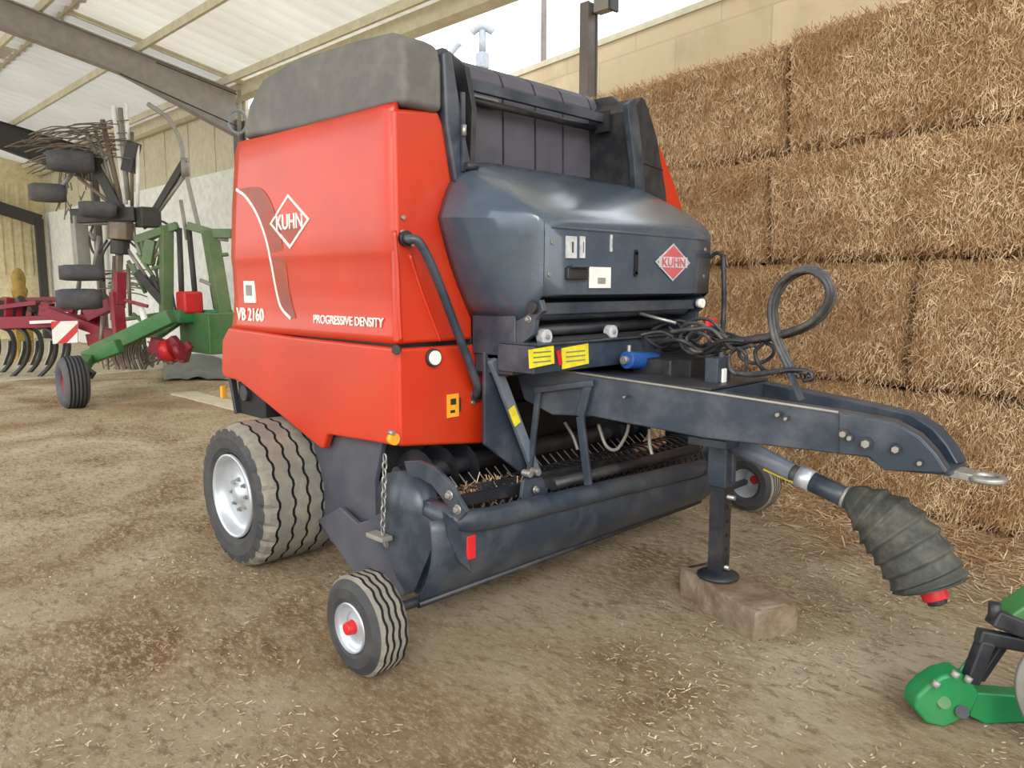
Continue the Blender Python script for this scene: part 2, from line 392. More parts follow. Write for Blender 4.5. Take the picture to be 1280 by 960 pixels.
# rafters with haunch, columns
for i, x in enumerate(XC):
    m = RAFT if i < 2 else RAFD; mb = MB()
    pr = [(EY-.05, roofz(EY)-.02), (-9, roofz(-9)-.02), (-9, roofz(-9)-(.48, .42, .66)[i]), (1.2, roofz(1.2)-(.3, .44, .62)[i]), (EY-.05, (4.6, 4.13, 4.1)[i])]
    for dx, w_ in ((-.01, .02),): mb.slab([(x+dx, y, z) for y, z in pr], (w_, 0, 0), m)
    for (q, r_) in ((0, 1), (2, 3), (3, 4)):
        mb.bar((x, pr[q][0], pr[q][1]), (x, pr[r_][0], pr[r_][1]), .17, .02, m)
    struct(mb.build('trim_5', fix=False))
    mb = MB(); cw = .11 if i == 0 else .16; mb.box((x, EY, 2.15), (.02, .12, 4.5), COLM)
    if i == 0:
        for q in (-.04, .04): mb.box((x+q, EY, 2.15), (.006, .119, 4.5), COLM)
    mb.box((x, EY-.07, 2.15), (cw, .02, 4.5), COLM); mb.box((x, EY+.07, 2.15), (cw, .02, 4.5), COLM); mb.box((x, EY, .02), (.3, .34, .04), COLM)
    struct(mb.build('trim_6'))
# eave: gutter, fascia
mb = MB(); mb.slab([(BX0, EY+.02, EZ+.14), (BX0, EY+.02, EZ-.08), (BX0, EY+.1, EZ-.12), (BX0, EY+.22, EZ-.1), (BX0, EY+.27, EZ+.03), (BX0, EY+.24, EZ+.05), (BX0, EY+.2, EZ-.06), (BX0, EY+.08, EZ-.08), (BX0, EY+.06, EZ+.14)], (BX1-BX0, 0, 0), BEIGE)
struct(mb.build('trim_7', fix=True))
# right hand wall of the rear bays, end wall, far frame
mb = MB(); mb.box(((-10.4+BX0)/2, EY+.28, 1.85), (-10.4-BX0, .14, 3.7), PLAST); struct(mb.build('wall_right'))
mb = MB()
mb.box(((-10.4+BX0)/2, EY+.26, 4.33), (-10.4-BX0, .06, 1.3), BEIGE)
for i in range(11): mb.box((-10.5-i*1.2, EY+.225, 4.33), (.03, .02, 1.3), BEIGE)
o = struct(mb.build('wall_right_upper')); o.name = 'wall_right.001'
mb = MB()
mb.slab([(BX0, EY+.3, 0), (BX0, -9, 0), (BX0, -9, roofz(-9)+.5), (BX0, EY+.3, roofz(EY+.3)+.5)], (-.1, 0, 0), ENDW)
for i in range(50):
    y = EY-i*.24; mb.box((BX0+.03, y, 3.2), (.05, .09, 2.6 if i % 5 else 1.6), ENDW)
struct(mb.build('wall_back'))
mb = MB(); mb.bar((-23, EY, 3.45), (-23, -4, 5.6), .12, .34, RAFD); mb.box((-23, EY-.05, 1.75), (.2, .2, 3.5), RAFD); struct(mb.build('trim_8'))
# ceiling tie rods across the rear bay
for (a, b_, r_) in (((150, 92), (302, 160), .012), ((195, 78), (296, 118), .01)):
    mb = MB(); mb.cyl(on('X', *a, -10.0), on('X', *b_, -10.0), r_, RAFD, 6); struct(mb.build('trim_9'))

# ------------------------------------------------------------------ straw stack and the block wall behind it
BA = math.radians(171.2); BU = Vector((math.cos(BA), math.sin(BA), 0)); BN = Vector((math.cos(BA-math.pi/2), math.sin(BA-math.pi/2), 0))
def SB(u, w, z): return Vector((CX, CY, 0))+BU*u+BN*w+Vector((0, 0, z))
rot_b = math.atan2(-BU.y, -BU.x)
mb = MB()
w0 = MB()
def wbox(mb, u0, u1, w0_, w1_, z0, z1, m):
    P = [SB(u, w, z) for u in (u0, u1) for w in (w0_, w1_) for z in (z0, z1)]
    return mb.add(P, [(0, 1, 3, 2), (4, 6, 7, 5), (0, 4, 5, 1), (2, 3, 7, 6), (0, 2, 6, 4), (1, 5, 7, 3)], m)
# the wall is built in its own frame so that its courses run true
wm = MB(); wm.box((0, 0, 2.2), (26, .25, 4.4), BLOCKS)
wo = wm.build('wall_far', origin=(0, 0, 0)); wo.location = SB(6.5, 6.62, 0); wo.rotation_euler = (0, 0, rot_b); struct(wo)
cm = MB(); cm.box((0, 0, 4.43), (26, .3, .07), BEIGE); co_ = cm.build('trim_10', origin=(0, 0, 0)); co_.location = wo.location; co_.rotation_euler = wo.rotation_euler; struct(co_)

def bale(u0, u1, z0, z1, wf, seed, dens=1.0, ledge=0):
    rnd = random.Random(seed); L = u1-u0; Hh = z1-z0; D = 1.2
    c = SB((u0+u1)/2, wf+D/2, z0); mb = MB()
    ex = -BU; ey = BN; ez = Vector((0, 0, 1))      # local: x towards the camera side end, y into the stack
    def bulge(x, z):   # front surface offset (positive = towards the viewer)
        fx = 1-abs(x/(L/2))**40; fz = 1-abs((z-Hh/2)/(Hh/2))**12
        n = noise.noise(Vector((x*1.7+seed, z*1.7, seed*.7)))*.055+noise.noise(Vector((x*5+seed, z*5, 2)))*.03+noise.noise(Vector((x*14, z*14, seed)))*.016
        return .04*min(fx, fz)-.075*(1-max(0, fz))*(.5+.8*noise.noise(Vector((x*1.3, seed, 1)))+.3)-.022*(1-max(0, fx))+n
    NX, NZ = int(L*22), int(Hh*22)
    def P(i, j, side):
        x = -L/2+L*i/NX; z = Hh*j/NZ
        y = -D/2-bulge(x, z)
        zz = z+(noise.noise(Vector((x*2, seed, 5)))*.03 if j == NZ else 0)
        return c+ex*x+ey*y+ez*zz
    vs = [P(i, j, 0) for j in range(NZ+1) for i in range(NX+1)]; W_ = NX+1
    mb.add(vs, [(j*W_+i, j*W_+i+1, (j+1)*W_+i+1, (j+1)*W_+i) for j in range(NZ) for i in range(NX)], STRAWC, True)
    # back rim for the closed body
    bk = [c+ex*x+ey*(D/2)+ez*z for z in (0, Hh) for x in (-L/2, L/2)]
    bl, br_, tl, tr_ = vs[0], vs[NX], vs[NZ*W_], vs[NZ*W_+NX]
    mb.add([vs[NZ*W_+i] for i in range(W_)]+[c+ex*(-L/2+L*i/NX)+ey*(D/2)+ez*Hh for i in range(W_)], [(i, i+1, W_+i+1, W_+i) for i in range(NX)], STRAWC, True)
    mb.add([vs[i] for i in range(W_)]+[c+ex*(-L/2+L*i/NX)+ey*(D/2) for i in range(W_)], [(i, i+1, W_+i+1, W_+i) for i in range(NX)], STRAWC, True)
    for i in (0, NX):
        x = -L/2+L*i/NX
        mb.add([vs[j*W_+i] for j in range(NZ+1)]+[c+ex*x+ey*(D/2)+ez*(Hh*j/NZ) for j in range(NZ+1)], [(j, j+1, NZ+2+j, NZ+1+j) for j in range(NZ)], STRAWC, True)
    mb.add(bk, [(0, 1, 3, 2)], STRAWC)
    # loose stalks standing out of the cut face
    ns = int(L*Hh*7500*dens); SV = []; SF = []
    for k in range(ns):
        x = rnd.uniform(-L/2, L/2); z = rnd.uniform(0, Hh); y = -D/2-bulge(x, z)
        l = rnd.uniform(.015, .065); a = rnd.gauss(math.pi/2, .6); tl_ = rnd.uniform(-.1, .5)
        if abs(z-Hh/2) > Hh/2-.02 and rnd.random() < .7: continue
        d = ex*(math.cos(a)*math.cos(tl_))+ez*(math.sin(a)*math.cos(tl_))-ey*math.sin(tl_)
        if rnd.random() < .5: d = d-ez*2*d.z
        sd = d.cross(ey).normalized(); wd = rnd.uniform(.0012, .0028)
        q = c+ex*x+ey*(y-.004)+ez*z; o = len(SV)
        SV += [q-sd*wd, q+sd*wd, q+d*l+sd*wd*.7-ey*.004, q+d*l-sd*wd*.7-ey*.004]; SF.append((o, o+1, o+2, o+3))
    # fringe along the top edge of the topmost bales
    if ledge:
        for k in range(int(L*500)):
            x = rnd.uniform(-L/2, L/2); q = c+ex*x+ey*(-D/2+rnd.uniform(-.03, .25))+ez*(Hh-.01)
            d = Vector((rnd.gauss(0, .6), rnd.gauss(0, .6), rnd.uniform(.1, 1))).normalized(); sd = d.cross(ey).normalized()*.0025; l = rnd.uniform(.02, .07); o = len(SV)
            SV += [q-sd, q+sd, q+d*l+sd, q+d*l-sd]; SF.append((o, o+1, o+2, o+3))
    mb.add(SV, SF, STRAW)
    return mb.build('straw_bale', fix=False, origin=c)
rows = [
 (0.0, .86,  [5.9, 3.95, 1.75, -.45, -2.4]),
 (.86, 1.73, [5.95, 4.75, 2.55, .4, -1.8]),
 (1.73, 2.55, [5.85, 3.72, 1.5, -.7, -2.5]),
 (2.55, 3.38, [5.92, 3.62, 1.42, -.75, -2.6]),
]
rown = ['on the floor', 'in the second row up', 'in the third row up', 'in the top row']
posn = ['at the far end behind the baler', 'second from the far end', 'third from the far end', 'at the near right end']
k = 0
for ri, (z0, z1, us) in enumerate(rows):
    for j in range(len(us)-1):
        u1, u0 = us[j], us[j+1]
        dens = 1.0 if u1 > 1.0 else .35
        o = bale(u0+.012, u1-.012, z0+.004, z1-.004 + (.05 if ri == 3 and j >= 1 else 0), 5.2+random.uniform(-.03, .04)+(.03 if ri == 3 else 0), 11+k, dens, ri == 3)
        tag(o, 'straw bale %s, %s' % (rown[ri], posn[j]), 'bale', 'straw bales stacked along the right hand wall')
        k += 1

# loose straw on the floor: uncountable
def litter(name, n, area, label, lmin, lmax, wd, m, seed, avoid=True):
    rnd = random.Random(seed); mb = MB(); V_ = []; F_ = []
    while len(F_) < n:
        x, y, wgt = area(rnd)
        l = rnd.uniform(lmin, lmax); a = rnd.uniform(0, math.pi*2); d = Vector((math.cos(a), math.sin(a), rnd.uniform(-.1, .15))); sd = Vector((-math.sin(a), math.cos(a), 0))*wd*rnd.uniform(.6, 1.4)
        q = Vector((x, y, gz(x, y)+.008)); o = len(V_)
        V_ += [q-sd, q+sd, q+d*l+sd, q+d*l-sd]; F_.append((o, o+1, o+2, o+3))
    mb.add(V_, F_, m); o = mb.build(name, fix=False)
    return tag(o, label, 'straw', kind='stuff')
def a1(r):
    u = r.uniform(-1.5, 6); w = 5.15-abs(r.gauss(0, .45)); q = SB(u, w, 0); return q.x, q.y, 1
litter('loose_straw', 16000, a1, 'loose fallen straw heaped along the foot of the bale stack', .04, .16, .0028, STRAW, 3)
def a2(r):
    while True:
        x = r.uniform(-3.5, 3.4); y = r.uniform(-4, 2.2)
        if noise.noise(Vector((x*1.1, y*1.1, 9))) + .35*noise.noise(Vector((x*5, y*5, 1))) > r.uniform(-.25, .35): return x, y, 1
litter('straw_chaff', 26000, a2, 'short bits of chaff scattered over the brown earth floor', .006, .03, .0022, CHAFF, 5)

# ------------------------------------------------------------------ stone block under the jack
mb = MB()
sc_ = Vector((1.12, -.02, .062)); ang = math.radians(-24); R = Matrix.Rotation(ang, 3, 'Z')
L_, W_, H_ = .58, .24, .15
def stone(uu, vv, ww):
    x = (uu-.5)*L_; y = (vv-.5)*W_; z = (ww-.5)*H_
    x = math.copysign(min(abs(x), L_/2), x)
    n = noise.noise(Vector((x*9, y*9, z*9)))*.016
    return sc_+R @ Vector((x*(1+n), y*(1-.1*(ww-.5))+n, z+n*(1 if ww < .9 else .3)))
for f in (lambda a, b: stone(a, b, 1), lambda a, b: stone(a, b, 0), lambda a, b: stone(a, 0, b), lambda a, b: stone(a, 1, b), lambda a, b: stone(0, a, b), lambda a, b: stone(1, a, b)):
    mb.grid(f, 16, 8, STONE)
tag(mb.build('stone_block', bevel=.012), 'worn brown stone block under the foot of the parking jack', 'block')

# ------------------------------------------------------------------ the baler
BL = thing('round_baler', (-.6, 0, 0), 'red and charcoal round baler with big front hood and long drawbar', 'baler')
YN = -1.15
def side(x, y, Y=YN): return on('Y', x, y, Y)

def end_housing(sg):
    """upper door, lower skirt, front corner panel and top cap of one side; sg = -1 near, +1 far"""
    Yd = 1.15*sg
    out = (0, sg, 0)
    # upper door: strips with a crease; left and right edge run straight
    lev = [(2.36, .0), (2.33, .012), (2.0, .02), (1.72, .016), (1.66, .004), (1.5, -.012), (1.40, -.014), (1.285, -.004)]
    def xl(z): return -1.512-(2.377-z)/(2.377-1.306)*.194
    mb = MB(); NX = 24
    def fp(a, b):
        i = b*(len(lev)-1); i0 = min(int(i), len(lev)-2); t = i-i0
        z = lev[i0][0]*(1-t)+lev[i0+1][0]*t; dy = lev[i0][1]*(1-t)+lev[i0+1][1]*t
        x0 = xl(z); x = x0+(-.012-x0)*a
        if b == 0: z = 2.377+(2.325-2.377)*a
        bow = .006*math.sin(math.pi*min(1, max(0, a)))+(-.012*max(0, (a-.97)/.03))
        zz = z+(.03*(1-b)*0)
        return Vector((x, (1.13+dy+bow)*sg, zz))
    mb.grid(fp, NX, (len(lev)-1)*3, RED)
    door = mb.build('upper_door', BL, solid=.03)
    # lower skirt
    pts = [(-1.706, 1.30), (-1.80, 1.22), (-1.835, 1.02), (-1.80, .985), (-1.60, .978), (-.70, .705), (-.655, .70), (-.61, .778), (-.583, .785), (0, .812), (0, 1.27), (-.9, 1.278)]
    mb = MB(); mb.slab([(x, 1.165*sg, z) for x, z in pts], (0, -.05*sg, 0), RED)
    skirt = mb.build('lower_skirt', BL, bevel=.014, seg=3)
    # front corner panel, upper (moulded) and lower
    mb = MB()
    up = [(1.15, 2.33), (.89, 2.36), (.86, 2.3), (.80, 2.0), (.80, 1.75), (.66, 1.42), (.645, 1.285), (1.15, 1.285)]
    mb.slab([(.0, y*sg, z) for y, z in up], (-.05, 0, 0), RED)
    fpnl = mb.build('front_upper_panel', BL, bevel=.02, seg=3)
    mb = MB(); mb.slab([(.018, y*sg, z) for y, z in [(1.16, .812), (1.16, 1.268), (.64, 1.262), (.615, 1.2), (.615, .76), (.64, .752)]], (-.06, 0, 0), RED)
    lpnl = mb.build('front_lower_panel', BL, bevel=.016, seg=3)
    # grey cap
    pf = [(.03, 2.345), (.03, 2.56), (.01, 2.635), (-.07, 2.675), (-.35, 2.70), (-.95, 2.72), (-1.25, 2.69), (-1.42, 2.58), (-1.51, 2.40), (-.9, 2.36)]
    mb = MB(); mb.slab([(x, 1.12*sg, z) for x, z in pf], (0, -.235*sg, 0), CAP)
    mb.build('top_cap', BL, bevel=.035, seg=4)
    # inner pillar beside the belts
    mb = MB(); pl = [(.885, 2.62), (.87, 2.3), (.81, 2.0), (.76, 1.98), (.70, 2.10), (.745, 2.25), (.83, 2.62)]
    mb.slab([(.03, y*sg, z) for y, z in pl], (-.3, 0, 0), BLU)
    mb.build('front_pillar', BL, bevel=.015)
    mb = MB(); mb.slab([(x, .70*sg, z) for x, z in [(.0, 2.05), (.02, 2.4), (-.03, 2.6), (-.2, 2.72), (-1.3, 2.74), (-1.3, 1.0), (0, .95)]], (0, -.03*sg, 0), DARK)
    for (bx, bz) in ((-.06, 2.5), (-.08, 2.35), (-.05, 2.22), (-.2, 2.55)): hexbolt(mb, (bx, .67*sg, bz), (0, -sg, 0), .010, .014, STEEL)
    mb.build('chamber_side_plate', BL, bevel=.006)
    # filler body of the side pod
    mb = MB(); mb.slab([(-.06, 1.11*sg, .84), (-.06, 1.11*sg, 2.3), (-1.45, 1.11*sg, 2.34), (-1.62, 1.11*sg, 1.3), (-1.68, 1.11*sg, 1.05), (-.6, 1.11*sg, .84)], (0, -.40*sg, 0), DARK)
    mb.build('side_frame', BL)
    return door, skirt, fpnl, lpnl
door, skirt, fpnl, lpnl = end_housing(-1)
FARS = 1
# the far side housing is the mirror image in its lower half, its shoulder slopes outward above the hood
mb = MB(); mb.slab([(.0, y, z) for y, z in [(.79, 2.0), (.79, 2.42), (.87, 2.46), (.905, 2.43), (1.05, 2.26), (1.19, 2.06), (1.20, 1.9), (1.165, .812), (.65, .78), (.65, 1.5)]], (-1.6, 0, 0), RED)
mb.build('far_side_panel', BL, bevel=.02, seg=3)
mb = MB(); mb.slab([(x, .70, z) for x, z in [(.0, 2.05), (.0, 2.4), (-.06, 2.6), (-.2, 2.72), (-1.3, 2.74), (-1.3, 1.0), (0, .95)]], (0, -.04, 0), DARK); mb.build('chamber_side_plate', BL, bevel=.006)
for (bx, bz) in ((-.06, 2.5), (-.08, 2.35), (-.05, 2.22), (-.2, 2.55)):
    mb = MB(); hexbolt(mb, (bx, .66, bz), (0, -1, 0), .010, .014, STEEL); mb.build('bolt', BL)

# far housing: curved black fender face seen above the hood
mb = MB(); P_ = [(.56, 2.585), (.66, 2.675), (.69, 2.665), (.76, 2.57), (.83, 2.45), (.885, 2.30), (.94, 2.14), (.96, 2.02), (.60, 2.02)]
mb.slab([(.03, y, z) for y, z in P_], (-.5, 0, 0), DARK)
mb.slab([(.06, y, z) for y, z in [(.48, 2.60), (.55, 2.645), (.60, 2.5), (.645, 2.3), (.68, 2.05), (.59, 2.05), (.55, 2.3), (.50, 2.5)]], (-.04, 0, 0), BLU)
mb.slab([(.034, y, z) for y, z in [(.62, 2.30), (.90, 2.275), (.90, 2.268), (.62, 2.293)]], (-.02, 0, 0), BLK)
mb.build('curved_fender', BL, bevel=.01)

# decals on the near side
def yoff(o): return Vector((0, o, 0))
def diamond(mb, c, R_, U_, w, h, m, th=.003, hole=None):
    c = Vector(c); N_ = R_.cross(U_); pts = [c-R_*w/2, c-U_*h/2, c+R_*w/2, c+U_*h/2]
    if hole is None: mb.slab(pts, N_*th, m)
    else:
        ins = [c+(p-c)*hole for p in pts]
        for i in range(4): mb.slab([pts[i], pts[(i+1) % 4], ins[(i+1) % 4], ins[i]], N_*th, m)
XR, ZU, YR = Vector((1, 0, 0)), Vector((0, 0, 1)), Vector((0, 1, 0))
c = side(363, 277, -1.163); mb = MB(); diamond(mb, c, XR, ZU, .42, .285, WHT, .010, .88); mb.build('logo_diamond', door)
mb = MB(); diamond(mb, c+Vector((0, .002, 0)), XR, ZU, .34, .23, SWSH, .008); mb.build('logo_field', door)
text_mesh('KUHN', 'logo_lettering', c-Vector((0, .004, 0)), XR, ZU, .275, .08, WHT, door, .006, .02)
c = side(321, 393, -1.158); text_mesh('VB 2160', 'model_lettering', side(313, 393, -1.137), XR, ZU, .34, .078, WHT, door, .006, .015)
text_mesh('PROGRESSIVE DENSITY', 'series_lettering', side(434, 401, -1.137), XR, ZU, .62, .045, WHT, door, .006, .012)
mb = MB(); a = side(313, 365, -1.137); mb.box(a, (.135, .02, .13), WHT); lab(mb.build('square_sticker', door, bevel=.004), 'small white square sticker')
mb = MB(); mb.box(a+Vector((.005, -.011, .01)), (.07, .006, .06), GREY); mb.build('sticker_print', door)
# swoosh line and its brown companion
line = [(296, 237), (308, 246), (322, 268), (333, 298), (340, 330), (346, 362), (352, 384), (364, 398)]
def ysurf(z):
    L_ = [(2.36, .0), (2.33, .012), (2.0, .02), (1.72, .016), (1.66, .004), (1.5, -.012), (1.40, -.014), (1.285, -.004), (1.0, 0)]
    for (z0, d0), (z1, d1) in zip(L_, L_[1:]):
        if z >= z1: return -(1.13+d1+(d0-d1)*(z-z1)/(z0-z1)+.015+.006)
    return -1.15
mb = MB(); pts = catmull([side(x, y, ysurf(side(x, y).z)) for x, y in line], 6); wd = .008
for i in range(len(pts)-1):
    d = (pts[i+1]-pts[i]).normalized(); s_ = Vector((d.z, 0, -d.x))*wd
    mb.slab([q_-Vector((0, .006, 0)) for q_ in (pts[i]-s_, pts[i+1]-s_, pts[i+1]+s_, pts[i]+s_)], (0, .02, 0), WHT)
mb.build('swoosh_line', door)
mb = MB(); oth = [(300, 236), (322, 234), (336, 248), (345, 272), (352, 302), (358, 336), (361, 362), (366, 384), (370, 398)]
p2 = catmull([side(x, y, ysurf(side(x, y).z)-.003) for x, y in oth], 5); p1 = catmull([side(x, y, ysurf(side(x, y).z)-.003) for x, y in line], 6)
n_ = 40; g1 = lambda P, t: P[min(len(P)-1, int(t*(len(P)-1)+.5))]
for i in range(n_):
    mb.slab([g1(p1, i/n_), g1(p1, (i+1)/n_), g1(p2, (i+1)/n_), g1(p2, i/n_)], (0, .02, 0), SWSH)
mb.build('swoosh_graphic', door)
# reflector, sticker, latch
cr_ = on('X', 541, 447, .02); mb = MB(); mb.cyl(cr_, cr_+Vector((.014, 0, 0)), .044, DARK, 24); mb.cyl(cr_, cr_+Vector((.022, 0, 0)), .034, WHT, 24)
lab(mb.build('round_reflector', lpnl), 'round white reflector')
cs_ = on('X', 566, 507, .02); mb = MB(); mb.box(cs_, (.008, .075, .115), ORG); mb.box(cs_+Vector((.005, 0, .02)), (.003, .035, .03), PRNT); mb.box(cs_+Vector((.005, -.005, -.028)), (.003, .03, .014), PRNT); mb.box(cs_+Vector((.0, .045, 0)), (.008, .012, .07), PRNT)
lab(mb.build('warning_sticker', lpnl, bevel=.002), 'orange warning sticker')
mb = MB(); q = on('X', 489, 548, .01); mb.cyl(q-Vector((0, .0, 0)), q+Vector((.03, 0, 0)), .028, ORG, 14); mb.cyl(q+Vector((.0, -.01, .03)), q+Vector((.035, -.01, .03)), .012, STEEL, 8)
lab(mb.build('side_marker', lpnl), 'amber marker')
mb = MB(); q = Vector((.0, -1.155, 1.265)); mb.cyl(q, q+Vector((.035, -.03, 0)), .022, PRNT, 12); mb.build('door_latch', lpnl, bevel=.003)
# grab rail: fixed high on the front panel, sweeping down to the hip
rail = [(508, 298, .02), (512, 299, .05), (522, 301, .075), (533, 318, .085), (548, 352, .085), (566, 400, .085), (586, 452, .08), (596, 480, .075), (597, 490, .05), (595, 494, .02)]
mb = MB(); P = catmull([on('X', x, y, X) for x, y, X in rail], 6); mb.tube(P, .021, BLU, 12)
for q in (P[0], P[-1]): mb.cyl(q-Vector((.015, 0, 0)), q+Vector((.008, 0, 0)), .035, DARK, 16)
gr = mb.build('grab_rail', BL)
for (x, y) in ((502, 290), (514, 306), (503, 272), (590, 503)):
    mb = MB(); q = on('X', x, y, .018 if y > 430 else .0); mb.cyl(q, q+Vector((.012, 0, 0)), .010, STEEL, 10); mb.build('bolt', gr)
# raised moulding ribs on the upper front panel
for pts in ([(493, 288), (497, 340), (499, 395), (501, 426)], [(512, 318), (525, 360), (540, 400), (550, 426)]):
    mb = MB(); mb.tube(catmull([on('X', x, y, .0) for x, y in pts], 5), .010, RED, 8); mb.build('moulded_rib', fpnl)

# belts and top rollers
for y0, y1 in ((-.655, -.468), (-.452, -.192), (-.176, .068), (.084, .312), (.328, .575), (.591, .655)):
    mb = MB()
    pts = [(-.30, 1.9), (-.30, 2.3), (-.305, 2.60)]+[(-.43+.13*math.cos(t), 2.62+.13*math.sin(t)) for t in [.2, .7, 1.2, 1.7]]+[(-1.2, 2.74)]
    vs = []
    for x, z in pts: vs += [(x, y0, z), (x, y1, z)]
    mb.add(vs, [(2*j, 2*j+1, 2*j+3, 2*j+2) for j in range(len(pts)-1)], BELT, False)
    mb.build('belt', BL, solid=.012, fix=False)
mb = MB(); mb.cyl((-.45, -.67, 2.62), (-.45, .67, 2.62), .115, DARK, 28); mb.build('top_roller', BL)
mb = MB(); ga = on('X', 553, 98, -.16); gb_ = on('X', 752, 148, -.16); mb.bar(ga, gb_, .03, .05, BLU); mb.cyl(ga+Vector((-.06, 0, -.05)), gb_+Vector((-.06, 0, -.05)), .02, DARK, 12); mb.box(gb_+Vector((0, .01, -.02)), (.10, .02, .12), DARK)
mb.build('guide_bar', BL)
mb = MB(); a = on('X', 592, 123, -.28); b = on('X', 622, 130, -.28); mb.bar(a, b, .012, .04, GREY); mb.build('bar_sticker', BL)
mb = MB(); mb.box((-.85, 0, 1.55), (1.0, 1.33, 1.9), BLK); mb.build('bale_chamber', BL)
mb = MB(); pr = [(-1.2+.8*math.cos(t)*1.0, 1.68+.95*math.sin(t)) for t in [math.radians(a) for a in range(80, 281, 12)]]
mb.slab([(x, -.68, z) for x, z in pr], (0, 1.36, 0), RED); mb.build('tailgate', BL, bevel=.02)
# latch plate and small rod on the near pillar, far handle rod
mb = MB(); mb.box(on('X', 579, 165, .04), (.012, .02, .36), BLU); q = on('X', 580, 156, .06); mb.cyl(q, q+Vector((0, .0, -.05)), .012, STEEL, 8)
q = on('X', 588, 208, .06); mb.cyl(q-Vector((0, .03, 0)), q+Vector((0, .04, 0)), .018, DARK, 10)
mb.tube(catmull([on('X', x, y, .05) for x, y in ((586, 214), (587, 224), (578, 234), (568, 245))], 4), .010, DARK, 8)
mb.build('hood_strut', BL)

# hood
def hood():
    mb = MB(); T = [0, .15, .3, .45, .6, .75, .88, 1.0]; NX = 8; G = []
    for t in T:
        x, z = .455*t, 2.155-.225*t-.045*t*t; hw = .58+.115*math.sin(t*math.pi/2)
        G.append((x, hw, z))
    for (x, z) in ((.478, 1.862), (.492, 1.835)): G.append((x, .70, z))
    low = [(.496, .70, 1.77), (.495, .70, 1.6), (.49, .70, 1.515), (.455, .70, 1.50)]
    allr = G+low
    vs = [Vector((x, -hw+2*hw*i/NX, z)) for x, hw, z in allr for i in range(NX+1)]; W_ = NX+1
    mb.add(vs, [(j*W_+i, j*W_+i+1, (j+1)*W_+i+1, (j+1)*W_+i) for j in range(len(allr)-1) for i in range(NX)], HOOD, True)
    n = len(G); K = 6
    crease = catmull([(.0, .90, 1.87), (.12, .905, 1.865), (.30, .835, 1.855), (.42, .755, 1.845), (.494, .70, 1.83)], 6)
    bott = catmull([(.0, .70, 1.40), (.12, .70, 1.40), (.28, .70, 1.40), (.36, .70, 1.405), (.49, .70, 1.515)], 6)
    def samp(P, t): return P[min(len(P)-1, int(round(t*(len(P)-1))))]
    for sg in (-1, 1):
        V_ = []
        for j, g_ in enumerate(G):
            t = j/(n-1); r_ = Vector(g_); c_ = samp(crease, t)
            for k_ in range(K+1):
                u = k_/K; p = r_*(1-u)+c_*u; bul = math.sin(math.pi*u)*.075*(1-t)
                p = p+Vector((0, bul*.6, bul)); V_.append(Vector((p.x, p.y*sg, p.z)))
        mb.add(V_, [(j*(K+1)+i, j*(K+1)+i+1, (j+1)*(K+1)+i+1, (j+1)*(K+1)+i) for j in range(n-1) for i in range(K)], HOOD, True)
        V_ = []
        for j in range(n):
            t = j/(n-1); c_ = samp(crease, t); b_ = samp(bott, t)
            if j == n-1: b_ = Vector((.49, .70, 1.515))
            for k_ in range(K+1):
                u = k_/K; p = c_*(1-u)+b_*u+Vector((0, .02*math.sin(math.pi*u)*(1-t), 0)); V_.append(Vector((p.x, p.y*sg, p.z)))
        mb.add(V_, [(j*(K+1)+i, j*(K+1)+i+1, (j+1)*(K+1)+i+1, (j+1)*(K+1)+i) for j in range(n-1) for i in range(K)], HOOD, True)
    return mb.build('front_hood', BL, solid=.010, bevel=0)
hd = hood()
for pl in hd.data.polygons: pl.use_smooth = True
try:
    hd.data.set_sharp_from_angle(angle=math.radians(24))
except Exception: pass
XF = .505
def front(x, y, X=XF): return on('X', x, y, X)
c = front(841, 328); mb = MB(); diamond(mb, c, YR, ZU, .335, .20, WHTD, .003); mb.build('nose_logo_border', hd)
mb = MB(); diamond(mb, c+Vector((.002, 0, 0)), YR, ZU, .30, .178, PINK, .003); mb.build('nose_logo', hd)
mb = MB(); mb.box(c+Vector((.005, 0, 0)), (.003, .27, .056), WHTD); mb.build('nose_logo_band', hd, bevel=.001)
text_mesh('KUHN', 'nose_lettering', c+Vector((.0065, 0, 0)), YR, ZU, .22, .044, PINK, hd, .003, .01)
mb = MB(); mb.box(front(750, 347), (.004, .165, .10), WHT); q = front(750, 347); mb.box(q+Vector((.003, .01, -.015)), (.002, .06, .03), GREY); lab(mb.build('white_label', hd), 'weathered white label')
for (x, w, h) in ((714, .075, .10), (728, .035, .10), (764, .014, .08)):
    mb = MB(); q = front(x, 309 if x < 740 else 304); mb.box(q, (.006, w, h), WHTD)
    mb.box(q+Vector((.002, w*.1, 0)), (.004, w*.16, h*.5), HOOD); mb.build('worn_sticker', hd)
mb = MB(); q = front(795, 329); mb.box(q, (.008, .028, .11), BLK); mb.cyl(q+Vector((-.004, 0, .055)), q+Vector((.004, 0, .055)), .014, BLK, 12); mb.cyl(q+Vector((-.004, 0, -.055)), q+Vector((.004, 0, -.055)), .014, BLK, 12); mb.build('oval_slot', hd)
mb = MB(); q = front(720, 342); mb.box(q, (.035, .15, .055), DARK); mb.box(q+Vector((.01, 0, .03)), (.05, .12, .014), BLU); lab(mb.build('hood_latch', hd, bevel=.006), 'black hood latch')
for x, y in ((690, 303), (686, 343), (881, 312), (879, 345)):
    mb = MB(); q = front(x, y); mb.cyl(q, q+Vector((.006, 0, 0)), .010, STEEL, 10); mb.build('rivet', hd)
# raised pressings
mb = MB()
for z in (1.845,): mb.bar((.497, -.66, z-.03), (.497, .66, z-.03), .012, .012, HOOD)
mb.build('pressed_edge', hd, bevel=.003)

